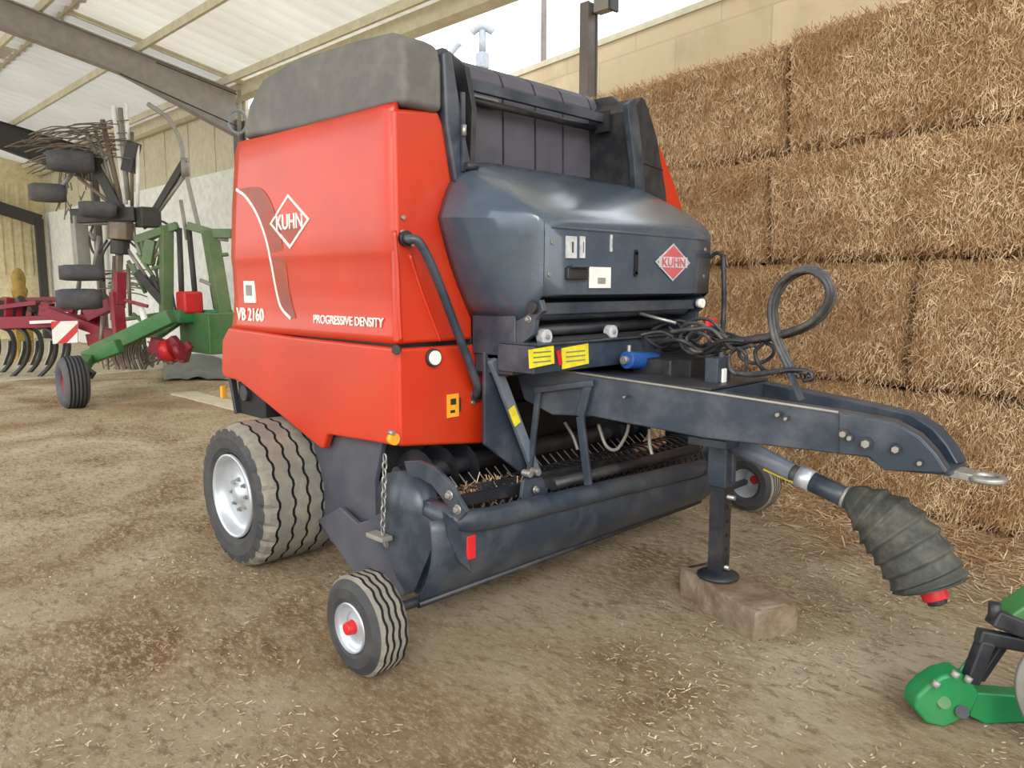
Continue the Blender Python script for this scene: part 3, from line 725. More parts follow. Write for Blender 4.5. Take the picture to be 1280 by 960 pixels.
# net feed area below the hood
mb = MB(); mb.box((.10, 0, 1.34), (.3, 1.38, .44), BLK); mb.build('net_compartment', BL)
mb = MB(); mb.cyl((.38, -.62, 1.43), (.38, .62, 1.43), .04, BLU, 20); mb.bar((.43, -.66, 1.448), (.43, .64, 1.448), .03, .055, BLU); mb.build('net_roller', BL, bevel=.004)
mb = MB(); mb.cyl((.33, -.6, 1.34), (.33, .6, 1.34), .03, DARK, 16); mb.cyl((.40, -.58, 1.29), (.40, .56, 1.29), .022, BLK, 12); mb.build('feed_roller', BL)
for sg in (-1, 1):
    mb = MB(); mb.slab([(.47, .70*sg, 1.49), (.49, .70*sg, 1.44), (.44, .70*sg, 1.40), (.43, .70*sg, 1.33), (.36, .70*sg, 1.29), (.28, .70*sg, 1.20), (.12, .70*sg, 1.20), (.12, .70*sg, 1.49)], (0, -.03*sg, 0), BLU)
    q = Vector((.44, .71*sg, 1.455)); mb.cyl(q, q+Vector((0, .02*sg, 0)), .03, DARK, 16); hexbolt(mb, (.40, .70*sg, 1.40), (0, sg, 0), .012, .02, STEEL)
    mb.build('bearing_plate', BL, bevel=.004)
for (x, y) in ((682, 421), (765, 415)):
    q = on('X', x, y, .42); mb = MB(); mb.cyl(q+Vector((-.03, 0, 0)), q+Vector((.012, 0, 0)), .036, WHTD, 24); mb.cyl(q+Vector((.01, 0, 0)), q+Vector((.02, 0, 0)), .012, GREY, 10); lab(mb.build('white_disc', BL, bevel=.003), 'white plastic disc')
q = on('X', 876, 379, .48); mb = MB(); mb.cyl(q+Vector((-.02, 0, 0)), q+Vector((.015, 0, 0)), .026, WHT, 18); lab(mb.build('white_cap', BL), 'white cap')
# cross beam carrying the stickers
mb = MB(); mb.box((.34, -.02, 1.215), (.24, 1.42, .13), BLU); mb.box((.35, -.02, 1.285), (.26, 1.40, .012), BLU); mb.box((.17, -.66, 1.32), (.30, .10, .20), BLU); mb.box((.16, -.655, 1.18), (.26, .09, .10), BLU)
cb = mb.build('cross_beam', BL, bevel=.008)
for (x, y, w, h) in ((677, 446, .165, .085), (719, 445, .195, .10)):
    q = on('X', x, y, .466); mb = MB(); mb.box(q, (.006, w, h), YEL, Matrix.Rotation(math.radians(4), 3, 'X'))
    for k_ in range(3): mb.box(q+Vector((.004, -.0, .022-.022*k_)), (.002, w*.72, .006), MATS['yellow_decal'] if 0 else MATS['olive_green_paint'])
    lab(mb.build('yellow_sticker', cb), 'yellow safety sticker')
mb = MB(); q = on('X', 699, 447, .466); mb.box(q, (.006, .025, .07), REDP, Matrix.Rotation(.3, 3, 'X')); mb.build('red_tag', cb)
# hydraulic block, blue cylinder
mb = MB(); a = on('X', 783, 450, .53); b = on('X', 818, 451, .53); mb.cyl(a, b, .045, BLUE, 20); mb.cyl(a-Vector((0, .03, 0)), a, .022, STEEL, 12); mb.cyl(b, b+Vector((0, .05, 0)), .03, DARK, 14); mb.cyl(a+Vector((0, .02, .03)), a+Vector((0, .02, .075)), .012, STEEL, 8)
lab(mb.build('hydraulic_cylinder', BL, bevel=.004), 'blue enamelled cylinder')
mb = MB(); mb.box((.60, .16, 1.14), (.24, .34, .09), DARK); mb.box((.56, .42, 1.13), (.22, .25, .2), DARK); mb.box((.72, .12, 1.13), (.2, .22, .12), BLK)
mb.build('gearbox', BL, bevel=.012)

# drawbar: two converging box beams
NB = ((.05, -.46), (2.06, -.12))
def nb(x, y): return onseg(x, y, *NB)
dirb = Vector((NB[1][0]-NB[0][0], NB[1][1]-NB[0][1], 0)).normalized(); nrm = Vector((-dirb.y, dirb.x, 0))
outl = [(640, 454), (700, 462), (860, 486), (1050, 515), (1118, 527), (1150, 545), (1170, 566), (1186, 590), (1176, 594), (1105, 588), (1085, 572), (1000, 562), (880, 548), (740, 521), (690, 519), (655, 500)]
PB = [nb(x, y) for x, y in outl]
for sg in (1, -1):
    mb = MB(); pts = [Vector((p.x, p.y*sg, p.z)) for p in PB]
    mb.slab(pts, Vector((nrm.x, nrm.y*sg, 0))*.085*1, BLU)
    db = mb.build('drawbar_beam', BL, bevel=.008, seg=2)
    if sg == 1:
        mb = MB()
        fr = [(1050, 516), (1118, 528), (1149, 546), (1169, 567), (1184, 590), (1106, 587), (1087, 570), (1050, 566)]
        mb.slab([nb(x, y)-nrm*.004 for x, y in fr], -nrm*.014, BLU); mb.build('nose_plate', db, bevel=.004)
        for (x, y, r_) in ((1056, 541, .016), (1064, 546, .012), (1084, 553, .02), (1121, 560, .017), (1151, 577, .011), (975, 517, .011), (985, 522, .009), (785, 495, .007)):
            mb = MB(); q = nb(x, y)-nrm*.018; mb.cyl(q, q-nrm*.012, r_*1.25, DARK, 16); mb.cyl(q-nrm*.01, q-nrm*.026, r_*.8, STEEL, 6); mb.build('beam_bolt', db)
        mb = MB(); mb.tube([nb(x, y)-nrm*.004+Vector((0, 0, .002)) for x, y in ((642, 455), (860, 487), (1048, 516))], .006, GREY, 6); mb.build('worn_edge', db)
# top and bottom plates between beams, hitch plate and ring
mb = MB(); mb.slab([(.15, -.42, 1.115), (1.1, -.27, 1.105), (1.1, .27, 1.105), (.15, .42, 1.115)], (0, 0, -.012), DARK)
mb.build('drawbar_plate', BL, bevel=.003)
mb = MB(); mb.slab([(1.75, -.15, .885), (2.02, -.1, .86), (2.02, .1, .86), (1.75, .15, .885)], (0, 0, -.02), BLU)
mb.build('nose_floor_plate', BL, bevel=.003)
mb = MB(); mb.box((1.1, 0, .99), (.02, .52, .2), BLU); mb.build('cross_plate', BL, bevel=.003)
mb = MB(); mb.slab([(1.9, -.055, .862), (2.08, -.05, .85), (2.08, .05, .85), (1.9, .055, .862)], (0, 0, -.03), STEEL)
mb.lathe([(-.008, .07), (.008, .07), (.013, .058), (.012, .042), (.0, .036), (-.012, .042), (-.013, .058), (-.008, .07)], (2.118, 0, .833), (0, 0, 1), STEEL, 36)
lab(mb.build('tow_ring', BL, bevel=.004), 'bright steel tow ring')
# upright hose holder and pillar on the drawbar
mb = MB(); a = on('Y', 896, 492, -.03); mb.box((a.x, a.y, 1.14), (.07, .12, .16), BLU); mb.box((a.x+.04, a.y-.01, 1.125), (.012, .04, .09), WHT); mb.build('pillar_bracket', BL, bevel=.006)
mb = MB(); a = on('Y', 1002, 500, -.1); b = on('Y', 988, 466, -.1); mb.bar(a, b, .04, .012, BLU, up=(1, 0, 0)); mb.tube(catmull([b+Vector((-.05, 0, 0)), b+Vector((0, 0, .012)), b+Vector((.07, .02, .01)), b+Vector((.085, .02, -.02)), b+Vector((.05, .02, -.03))], 4), .010, DARK, 8); mb.build('hose_holder', BL)

# hoses
def hose(pts, r=.011, m=HOSE, name='hose'):
    mb = MB(); mb.tube(catmull(pts, 7), r, m, 8); return mb.build(name, BL)
O = lambda x, y, Y=0.0: on('Y', x, y, Y)
for dx, dy, Y, r in ((0, 0, 0, .012), (4, 3, .03, .011), (-4, 2, -.03, .011), (2, -3, .015, .009)):
    hose([O(994+dx, 470+dy, Y), O(982+dx, 448, Y), O(970+dx, 420, Y), O(966+dx, 385, Y), O(974+dx, 358+dy, Y), O(992+dx, 341+dy, Y), O(1015+dx, 337+dy, Y), O(1034+dx, 350+dy, Y), O(1038+dx, 372+dy, Y+.01), O(1024+dx, 394+dy, Y+.02), O(1002+dx, 409+dy, Y+.03), O(975+dx, 418+dy, Y+.05), O(940+dx, 424+dy, Y+.08), O(905+dx, 430+dy, .12)], r, name='hose_coil')
hose([O(905, 318, .72), O(904, 325, .72), O(905, 360, .72), O(904, 400, .72), O(902, 432, .6)], .014, DARK, 'vertical_hose')
hose([O(888, 322, .72), O(896, 316, .72), O(904, 322, .72), O(905, 340, .72)], .012, DARK, 'vertical_hose')
rnd = random.Random(4)
for k_ in range(11):
    Y = rnd.uniform(-.05, .3); x0 = rnd.uniform(795, 840); y0 = rnd.uniform(405, 440); x1 = rnd.uniform(900, 960); y1 = rnd.uniform(420, 455)
    pts = [O(x0, y0, Y)]
    for t in (.25, .5, .75): pts.append(O(x0+(x1-x0)*t, y0+(y1-y0)*t+rnd.uniform(-16, 12), Y+rnd.uniform(-.05, .05)))
    pts.append(O(x1, y1, Y)); hose(pts, rnd.uniform(.006, .011), rnd.choice([HOSE, DARK, DARK]))
for (cx_, cy_, rx, ry, Y) in ((868, 423, 19, 19, .05), (876, 420, 26, 22, .1), (872, 428, 14, 12, 0.0), (945, 440, 22, 14, .1), (922, 452, 12, 16, .0)):
    P = [O(cx_+rx*math.cos(t)+rnd.uniform(-1.5, 1.5), cy_+ry*math.sin(t), Y+.02*math.sin(2*t)) for t in [i*math.pi/5 for i in range(10)]]
    mb = MB(); mb.tube(catmull(P, 4, True), .009, HOSE, 8, closed=True); mb.build('hose_loop', BL)
hose([O(902, 440, 0), O(903, 452, 0), O(915, 464, 0), O(940, 468, -.02), O(965, 465, -.05), O(990, 462, -.08), O(1010, 466, -.08)], .013, HOSE)
hose([O(955, 428, .05), O(944, 440, .05), O(950, 458, .05), O(962, 466, 0)], .010, DARK)
mb = MB(); q = O(888, 408, .3); mb.box(q, (.03, .10, .09), REDP); lab(mb.build('red_coupling', BL, bevel=.015), 'red hose coupling')
mb = MB(); a = O(800, 392, .1); b = O(845, 404, .15); mb.cyl(a, b, .009, STEEL, 8); q = O(860, 408, .1); mb.cyl(q, q+Vector((0, .04, .01)), .02, STEEL, 10); mb.build('steel_rod', BL)

# struts and frames under the beam
mb = MB(); a = on('X', 615, 450, .12); b = on('X', 672, 600, .12); mb.slab([on('X', x, y, .12) for x, y in ((606, 440), (622, 445), (684, 606), (668, 612), (650, 590), (606, 556))], (-.02, 0, 0), BLU)
mb.build('inner_side_plate', BL, bevel=.004)
mb = MB(); mb.bar(on('X', 616, 449, .17), on('X', 674, 602, .17), .055, .03, WGREY, up=(1, 0, 0)); q = on('X', 643, 520, .192); st = mb.build('front_strut', BL, bevel=.005)
mb = MB(); dd = (on('X', 674, 602, .17)-on('X', 616, 449, .17)).normalized(); mb.bar(q-dd*.05, q+dd*.05, .045, .006, YEL, up=(1, 0, 0)); lab(mb.build('strut_sticker', st), 'pale yellow sticker')
for (p_, q_, w_) in (((676, 487), (664, 595), .03), ((739, 476), (728, 520), .045), ((728, 520), (738, 605), .04)):
    mb = MB(); mb.bar(nb(*p_)-nrm*.02, nb(*q_)-nrm*.02, w_, .02, BLU, up=tuple(nrm)); mb.build('hanging_bracket', BL, bevel=.003)
mb = MB(); mb.bar(nb(672, 487)-nrm*.03, nb(745, 478)-nrm*.03, .012, .03, BLU); mb.build('bracket_top', BL, bevel=.003)
for (pts) in ([(748, 530), (757, 556), (770, 562), (782, 545), (786, 530)], [(812, 536), (812, 555), (815, 568)], [(706, 528), (716, 545), (722, 562)]):
    hose([on('Y', x, y, -.15) for x, y in pts], .009, GREY, 'hanging_cable')

# parking jack
mb = MB(); mb.bar((1.015, 0, .80), (1.015, 0, .60), .10, .10, BLU); mb.box((1.015, 0, .83), (.2, .3, .04), BLU); mb.box((1.015, 0, .72), (.13, .02, .2), BLU)
jk = mb.build('parking_jack', BL, bevel=.006)
mb = MB(); mb.bar((1.015, 0, .62), (1.015, 0, .17), .075, .075, DARK)
for k_ in range(5): mb.cyl((1.015+.038, 0, .22+.07*k_), (1.015+.041, 0, .22+.07*k_), .011, BLK, 8)
mb.build('inner_tube', jk, bevel=.005)
mb = MB(); mb.lathe([(0, 0), (0, .10), (.012, .10), (.02, .07), (.035, .055), (.035, 0)], (1.015, 0, .145), (0, 0, 1), DARK, 28); mb.cyl((1.015-.06, 0, .2), (1.015+.06, 0, .2), .012, STEEL, 8); mb.build('jack_foot', jk)
mb = MB(); mb.cyl((.96, .0, .55), (1.09, 0, .55), .012, STEEL, 8); mb.build('lock_pin', jk)

# PTO shaft with ribbed guard
A = Vector((1.12, 0, .80)); B1 = Vector((1.41, 0, .712)); B2 = Vector((1.66, 0, .64)); 
mb = MB(); mb.cyl(Vector((1.04, .02, .82)), A+(B1-A)*.85, .05, WGREY, 20, .04); mb.cyl(A+(B1-A)*.8, B1, .036, HOSE, 18)
ps = mb.build('drive_shaft', BL)
mb = MB(); mb.cyl(B1-(B1-A).normalized()*.015, B1+(B2-B1).normalized()*.05, .050, MATS['silver_rim'], 20); mb.build('shaft_collar', ps)
mb = MB(); mb.cyl(B1+(B2-B1)*.12, B2, .045, BLU, 20); mb.cyl(B1+(B2-B1)*.75, B1+(B2-B1)*.80, .049, GREY, 20); mb.build('shaft_tube', ps)
mb = MB(); mb.bar(on('Y', 955, 586, .02), on('Y', 1000, 606, .02), .012, .012, YEL); lab(mb.build('yellow_strip', ps), 'yellow strip')
E1 = Vector((1.665, 0, .645)); path = catmull([E1-Vector((.05, 0, -.015)), E1, Vector((1.77, 0, .585)), Vector((1.86, 0, .50)), Vector((1.935, 0, .40)), Vector((1.955, 0, .365))], 9)
path = catmull([path[i] for i in range(0, len(path)-4, 4)]+[path[-1]], 12)
n_ = len(path); rads = []
for i in range(n_):
    t = i/(n_-1); base = .045+.085*min(1, t/.42)**1.2 if t < .42 else .13+.008*math.sin((t-.42)*5)
    ph = (t*9.5) % 1; rib = (.026*ph**1.5 if ph < .8 else .026*.716*(1-(ph-.8)/.2))-.006 if .2 < t < .97 else 0
    rads.append(base+rib)
mb = MB(); mb.tube(path, .1, BOOT, 40, rads=rads)
lab(mb.build('ribbed_boot', ps), 'ribbed grey rubber boot')
mb = MB(); a = path[-1]; d = (path[-1]-path[-3]).normalized(); mb.cyl(a-d*.02, a+d*.055, .05, REDP, 18); mb.cyl(a+d*.02, a+d*.075, .038, DARK, 12); mb.build('yoke', ps, bevel=.004)

# pickup: side plates, reel, tines, wind guard
def wind(y):  # path of the front tube
    return Vector((.46, y, .55))
tubeP = [(530, 632, .18), (548, 641, .33), (575, 650, .44), (610, 648, .46), (660, 636, .46), (760, 612, .46), (878, 584, .46)]
pts = [on('X', x, y, X) for x, y, X in tubeP]
mb = MB(); mb.tube(catmull(pts, 6), .05, BLU, 16); wg = mb.build('wind_guard_tube', BL)
# deflector: curved sheet hanging from the tube
mb = MB(); top_ = [on('X', x, y, .44) for x, y in ((560, 655), (660, 646), (885, 590))]
tA, tB = on('X', 532, 650, .42), on('X', 886, 590, .42)
def dfl(a, b):
    p = tA+(tB-tA)*a; z = p.z*(1-b)+.20*b; x = .45-.10*b+.05*math.sin(b*math.pi)
    return Vector((x, p.y, z))
mb.grid(dfl, 20, 8, BLU); dfo = mb.build('deflector_sheet', BL, solid=.012)
mb = MB(); mb.tube([Vector((.36, tA.y, .205)), Vector((.36, tB.y, .205))], .016, DARK, 8); mb.build('deflector_edge', BL)
# reel with tine bars behind
mb = MB(); mb.cyl((.10, -1.08, .38), (.10, 1.08, .38), .12, DARK, 24); mb.build('pickup_reel', BL)
tn = MB()
for k_ in range(34):
    y = -1.04+k_*.063
    for a0 in (0.3, 1.9, 3.6, 5.0):
        c0 = Vector((.10+.12*math.cos(a0), y, .38+.12*math.sin(a0))); e0 = Vector((.10+.27*math.cos(a0+.35), y, .38+.27*math.sin(a0+.35))); tn.tube([c0, e0], .004, STEEL, 5)
o = tn.build('pickup_tines', BL, fix=False); o['kind'] = 'stuff'
mb = MB()
for k_ in range(34):
    y = -1.07+k_*.063; P = [Vector((.12+.22*math.cos(a), y, .38+.20*math.sin(a))) for a in [math.radians(q) for q in range(-70, 131, 25)]]
    for i in range(len(P)-1): mb.bar(P[i], P[i+1], .022, .006, DARK)
o = mb.build('stripper_bands', BL, fix=False); o['kind'] = 'stuff'
# cross auger and feed roof behind the reel
mb = MB(); mb.cyl((-.16, -1.05, .62), (-.16, 1.05, .62), .05, DARK, 18)
for sg in (-1, 1):
    P = []; 
    for i in range(60):
        t = i/59; a = t*math.pi*7*sg; y = sg*(1.04-.5*t); P.append((Vector((-.16, y, .62)), Vector((math.cos(a), 0, math.sin(a)))))
    vs = []
    for c_, d_ in P: vs += [c_+d_*.045, c_+d_*.12]
    mb.add(vs, [(2*i, 2*i+1, 2*i+3, 2*i+2) for i in range(59)], DARK, True)
mb.build('cross_auger', BL, fix=False)
mb = MB(); mb.box((-.42, 0, .62), (.3, 2.1, .5), BLK); mb.build('feed_housing', BL)
mb = MB(); mb.bar(on('X', 575, 626, .3), on('X', 860, 566, .3), .03, .05, DARK); mb.bar(on('X', 600, 610, .2), on('X', 870, 556, .2), .03, .04, DARK); mb.cyl(on('X', 690, 606, .34), on('X', 870, 560, .34), .03, DARK, 12); mb.build('hold_down_grid', BL)
# clods of hay stuck in the feed opening
mb = MB(); rr_ = random.Random(9); V_ = []; F_ = []
for k_ in range(900):
    q = Vector((rr_.uniform(.08, .28), rr_.uniform(-1.0, -.5), rr_.uniform(.53, .58))); d = Vector((rr_.gauss(0, 1), rr_.gauss(0, 1), rr_.gauss(0, .5))).normalized(); sd = d.cross(Vector((0, 0, 1))).normalized()*.002; l = rr_.uniform(.02, .07); o_ = len(V_)
    V_ += [q-sd, q+sd, q+d*l+sd, q+d*l-sd]; F_.append((o_, o_+1, o_+2, o_+3))
mb.add(V_, F_, STRAW); o = mb.build('trapped_straw', BL, fix=False); o['kind'] = 'stuff'
# bracket joining strut foot to tube
mb = MB(); mb.slab([on('X', x, y, .40) for x, y in ((655, 600), (678, 596), (690, 628), (684, 640), (660, 642), (652, 622))], (-.02, 0, 0), BLU); hexbolt(mb, on('X', 669, 612, .41), (1, 0, 0), .012, .02, STEEL)
for (x, y) in ((660, 592), (670, 590)): q = on('X', x, y, .41); mb.cyl(q-Vector((.03, 0, 0)), q+Vector((.02, 0, 0)), .018, STEEL, 10)
mb.build('tube_bracket', BL, bevel=.004)

# near side plates of the pickup (surveyed on Y = -1.2)
def pl(pts, Y, th, m, name, bev=.005, par=BL):
    mb = MB(); mb.slab([on('Y', x, y, Y) for x, y in pts], (0, th, 0), m); return mb.build(name, par, bevel=bev)
for sg in (-1, 1):
    UPS = [on('Y', x, y, -1.10) for x, y in ((392, 545), (408, 556), (414, 540), (478, 553), (468, 600), (470, 690), (440, 700), (412, 676), (396, 652), (392, 600))]
    mb = MB(); mb.slab([(p.x, p.y*-sg*1, p.z) for p in UPS], (0, -.035*sg, 0), SHLD); mb.build('side_shield', BL, bevel=.008)
    LOW = [on('Y', x, y, -1.16) for x, y in ((396, 650), (424, 634), (446, 654), (462, 650), (492, 705), (512, 742), (500, 746), (474, 722), (440, 714), (412, 672))]
    mb = MB(); mb.slab([(p.x, p.y*-sg*1, p.z) for p in LOW], (0, -.03*sg, 0), SHLD); mb.build('lower_shield', BL, bevel=.008)
    # cone shaped divider and drum end
    PE = [(.02, .60), (.30, .62), (.34, .50), (.36, .24), (.20, .17), (.06, .19), (-.14, .42)]
    mb = MB(); mb.slab([(x, 1.22*sg, z) for x, z in PE], (0, -.02*sg, 0), BLU)
    mb.build('pickup_side_plate', BL, bevel=.006)
    mb = MB(); mb.lathe([(0, 0), (0, .15), (.02, .165), (.12, .17), (.13, .0)], (.10, 1.12*sg, .55), (0, sg, 0), BLU, 32); mb.build('auger_end_drum', BL)
    # strap arm with bolts
    O_ = [(.19, .79), (.29, .81), (.40, .80), (.50, .75), (.60, .65), (.55, .60), (.47, .66), (.38, .72), (.30, .735), (.22, .73)]
    mb = MB(); mb.slab([(x, 1.27*sg, z) for x, z in O_], (0, -.02*sg, 0), BLU)
    for (x, z) in ((.55, .65), (.50, .70)): hexbolt(mb, (x, 1.27*sg, z), (0, sg, 0), .014, .02, STEEL)
    mb.build('strap_arm', BL, bevel=.004)
    # bulged crop divider
    mb = MB(); DV = [on('Y', x, y, -1.25) for x, y in ((460, 650), (478, 640), (500, 636), (528, 644), (546, 656), (538, 690), (518, 738), (506, 742))]
    mb.slab([(p.x, 1.25*sg, p.z) for p in DV], (0, -.07*sg, 0), BLU); hexbolt(mb, (.02, 1.25*sg, .37), (0, sg, 0), .012, .012, STEEL)
    mb.build('crop_divider', BL, bevel=.03, seg=4)
    # gauge wheel arm
    mb = MB(); mb.bar((.12, 1.20*sg, .32), (.345, 1.20*sg, .215), .03, .08, BLU); mb.cyl((.345, 1.18*sg, .215), (.345, 1.52*sg, .215), .022, DARK, 12)
    mb.build('wheel_arm', BL, bevel=.006)
# red reflector on the pickup, spacer
mb = MB(); q = on('X', 588, 684, .46); mb.box(q, (.02, .055, .11), REDP); lab(mb.build('red_reflector', dfo, bevel=.008), 'red reflector')
mb = MB(); a = on('X', 560, 655, .4); mb.slab([on('X', x, y, .47) for x, y in ((556, 640), (572, 655), (583, 690), (590, 716), (574, 702), (560, 672))], (-.02, 0, 0), BLU); mb.build('guard_hinge', BL, bevel=.004)

# chain from the skirt
mb = MB(); a = Vector((.03, -1.13, .80)); 
for k_ in range(11):
    z = .795-k_*.034; c_ = Vector((.085-.0028*k_, -1.295, z-.005)); ax = Vector((0, 1, 0)) if k_ % 2 else Vector((1, 0, 0))
    P = [c_+ax*(.011*math.cos(t))+Vector((0, 0, .022*math.sin(t))) for t in [i*math.pi/5 for i in range(10)]]
    mb.tube(P, .004, STEEL, 6, closed=True)
lab(mb.build('hanging_chain', BL), 'steel hanging chain')
mb = MB(); mb.box((.02, -1.29, .415), (.13, .06, .022), GREY); mb.build('chain_plate', BL, bevel=.004)

# wheels
def big_wheel(sg, parent):
    yc = 1.195*sg; R_ = .402; W2 = .255; ax = (0, sg, 0); c = Vector((-1.16, yc, R_+.0))
    n = 96
    prof = [(-W2+.02, .24), (-W2, .27), (-W2-.004, .33), (-W2+.012, .375)]
    g_ = [-.175, -.085, 0, .085, .175]
    x = [(-W2+.035, R_-.010)]
    for a in g_: x += [(a-.0075, R_), (a-.0045, R_-.018), (a+.0045, R_-.018), (a+.0075, R_)]
    x += [(W2-.035, R_-.010)]
    prof += x+[(W2-.012, .375), (W2+.004, .33), (W2, .27), (W2-.02, .24)]
    K = len(prof); gi = set(range(5, K-5))
    def fn(i, j):
        zz = (.006 if (j//2) % 2 else -.006) if 5 <= i < K-5 else 0
        sh = (-.016 if j % 4 == 0 else 0) if i in (4, K-5, 3, K-4) else 0
        return zz, sh
    def mf(i):
        if i < 3 or i >= K-4: return WALLR
        if 5 <= i < K-6 and (i-5) % 4 in (0, 1, 2): return GROV
        return TYRE
    mb = MB(); mb.lathe(prof, c, ax, TYRE, n, False, fn, mf)
    ty = mb.build('tyre', parent)
    mb = MB(); mb.lathe([(W2-.02, .234), (W2-.006, .234), (W2-.002, .222), (W2-.02, .214), (W2-.055, .205), (W2-.07, .17), (W2-.06, .12), (W2-.055, .05), (W2-.035, .045), (W2-.035, 0)], c, ax, RIM, 48)
    mb.lathe([(-W2+.02, .248), (-W2+.03, .2), (0, .2), (W2-.09, .2)], c, ax, RIM, 32)
    for k_ in range(8):
        a = k_*math.pi/4; q = c+Vector((math.cos(a)*.085, (W2-.058)*sg, math.sin(a)*.085)); hexbolt(mb, q, ax, .009, .02, STEEL)
    mb.build('rim', parent)
mb = MB(); mb.cyl((-1.18, -1.2, .40), (-1.18, 1.2, .40), .05, DARK, 16); mb.box((-1.18, 0, .45), (.14, 1.6, .12), DARK); mb.build('axle', BL)
big_parts = []
for sg in (-1, 1):
    w = bpy.data.objects.new('transport_wheel', None); col.objects.link(w); w.parent = BL
    big_wheel(sg, w)
def gauge(sg):
    w = bpy.data.objects.new('gauge_wheel', None); col.objects.link(w); w.parent = BL
    c = Vector((.345, 1.585*sg, .205)); ax = (0, sg, 0); R_ = .205; W2 = .085
    prof = [(-W2+.01, .10), (-W2, .12), (-W2, .16), (-W2+.02, .192)]
    for a in (-.045, -.015, .015, .045): prof += [(a-.006, R_-.001), (a-.004, R_-.008), (a+.004, R_-.008), (a+.006, R_-.001)]
    prof += [(W2-.02, .192), (W2, .16), (W2, .12), (W2-.01, .10)]; K = len(prof)
    fn = lambda i, j: ((.003 if j % 4 < 2 else -.003) if 4 <= i < K-4 else 0, 0)
    mf = lambda i: WALLR if (i < 3 or i >= K-4) else (GROV if (4 <= i < K-4 and (i-4) % 4 in (0, 1, 2)) else TYRE)
    mb = MB(); mb.lathe(prof, c, ax, TYRE, 64, False, fn, mf); mb.build('tyre', w)
    mb = MB(); mb.lathe([(W2-.008, .102), (W2+.002, .10), (W2-.02, .092), (W2-.035, .06), (W2-.02, .03), (W2-.02, 0)], c, ax, RIM, 40); mb.lathe([(-W2+.01, .1), (-.02, .08), (W2-.03, .06)], c, ax, RIM, 24); rm = mb.build('rim', w)
    mb = MB(); q = c+Vector((0, (W2-.03)*sg, 0)); mb.cyl(q, q+Vector((0, .045*sg, 0)), .032, REDP, 18, .024); lab(mb.build('hub_cap', w, bevel=.004), 'red hub cap')
gauge(-1); gauge(1)
# rear lamp bracket near the big wheel
mb = MB(); mb.box((-1.55, -1.0, .86), (.35, .22, .2), BLK); mb.bar((-1.78, -1.12, .98), (-1.72, -1.12, .76), .04, .03, DARK); mb.cyl((-1.6, -1.1, .9), (-1.6, -1.14, .9), .05, DARK, 14)
mb.build('rear_lamp_bracket', BL, bevel=.006)
mb = MB(); mb.box(on('Y', 279, 490, -1.1), (.03, .03, .08), ORG); mb.build('rear_marker', BL, bevel=.004)

# ------------------------------------------------------------------ folded rotary rake in the rear bay
def part(name, parent, f, **k):
    mb = MB(); f(mb); return mb.build(name, parent, **k)
def roll_tyre(name, parent, px, py, D, r, w, axis, m=TIRE2, hub=GREY):
    c = onD(px, py, D); mb = MB(); W2 = w/2
    mb.lathe([(-W2*.7, r*.5), (-W2, r*.62), (-W2, r*.82), (-W2*.7, r*.97), (-W2*.2, r), (W2*.2, r), (W2*.7, r*.97), (W2, r*.82), (W2, r*.62), (W2*.7, r*.5)], c, axis, m, 32)
    if name == 'road_tyre':
        for a_ in (-.6, -.3, 0, .3, .6): mb.lathe([(W2*a_-.011, r*1.0), (W2*a_-.008, r*1.012), (W2*a_+.008, r*1.012), (W2*a_+.011, r*1.0)], c, axis, GROV, 40)
    o = mb.build(name, parent)
    mb = MB(); mb.lathe([(-W2*.72, r*.52), (-W2*.3, r*.35), (-W2*.3, 0)], c, axis, hub, 24); mb.lathe([(W2*.72, r*.52), (W2*.3, r*.35), (W2*.3, 0)], c, axis, hub, 24); mb.build('hub', o)
    return o
RK = thing('rotary_rake', onD(170, 455, 12.4)*1.0-Vector((0, 0, onD(170, 455, 12.4).z)), 'green rotary rake with its tine arms and small wheels folded upright, behind the baler', 'rake')
D0 = 12.0
def tb(parent, name, segs, r, m, D=D0, n=8, cm=False):
    mb = MB()
    for s_ in segs:
        P = [onD(q[0], q[1], q[2] if len(q) > 2 else D) for q in s_]
        mb.tube(catmull(P, 5) if cm else P, r, m, n)
    return mb.build(name, parent)
# green main frame
def gb(mb, a, b_, w, m=GRNH, D=D0): mb.bar(onD(a[0], a[1], a[2] if len(a) > 2 else D), onD(b_[0], b_[1], b_[2] if len(b_) > 2 else D), w, w, m)
mb = MB()
gb(mb, (208, 282), (208, 395), .17); gb(mb, (262, 288), (280, 395), .2); gb(mb, (170, 300), (222, 282), .12); gb(mb, (235, 282), (262, 290), .12); gb(mb, (262, 292), (290, 292), .14)
gb(mb, (185, 330), (190, 300), .16); gb(mb, (178, 300), (186, 332), .1)
fr_ = mb.build('green_frame', RK, bevel=.01)
mb = MB(); gb(mb, (120, 440), (215, 395), .22, GRN, 11.2); gb(mb, (108, 448), (150, 432), .2, GRN, 10.6); gb(mb, (190, 420), (240, 385), .2, GRN); mb.box(onD(262, 415, 12), (1.1, .5, .62), GRN); mb.box(onD(225, 395, 12), (.7, .3, .2), GRNB)
gb(mb, (235, 392), (290, 392), .12, GRNB); mb.build('lower_chassis', RK, bevel=.02)
mb = MB(); mb.box(onD(268, 402, 11.7), (.45, .02, .05), WHT, Matrix.Rotation(math.pi/4, 3, 'Z')); mb.box(onD(272, 425, 11.7), (.05, .02, .1), YEL); mb.build('chassis_sticker', RK)
for s_ in ([(224, 285), (228, 392)], [(236, 285), (246, 392)], [(190, 345), (204, 372)]): tb(RK, 'hydraulic_ram', [s_], .045, RAFD)
for s_ in ([(190, 322), (206, 312)], [(200, 300), (186, 328)], [(250, 350), (275, 360)], [(158, 310), (182, 345)], [(226, 250), (234, 300)], [(262, 297), (285, 300)]): tb(RK, 'brace_bar', [s_], .03, GREY)
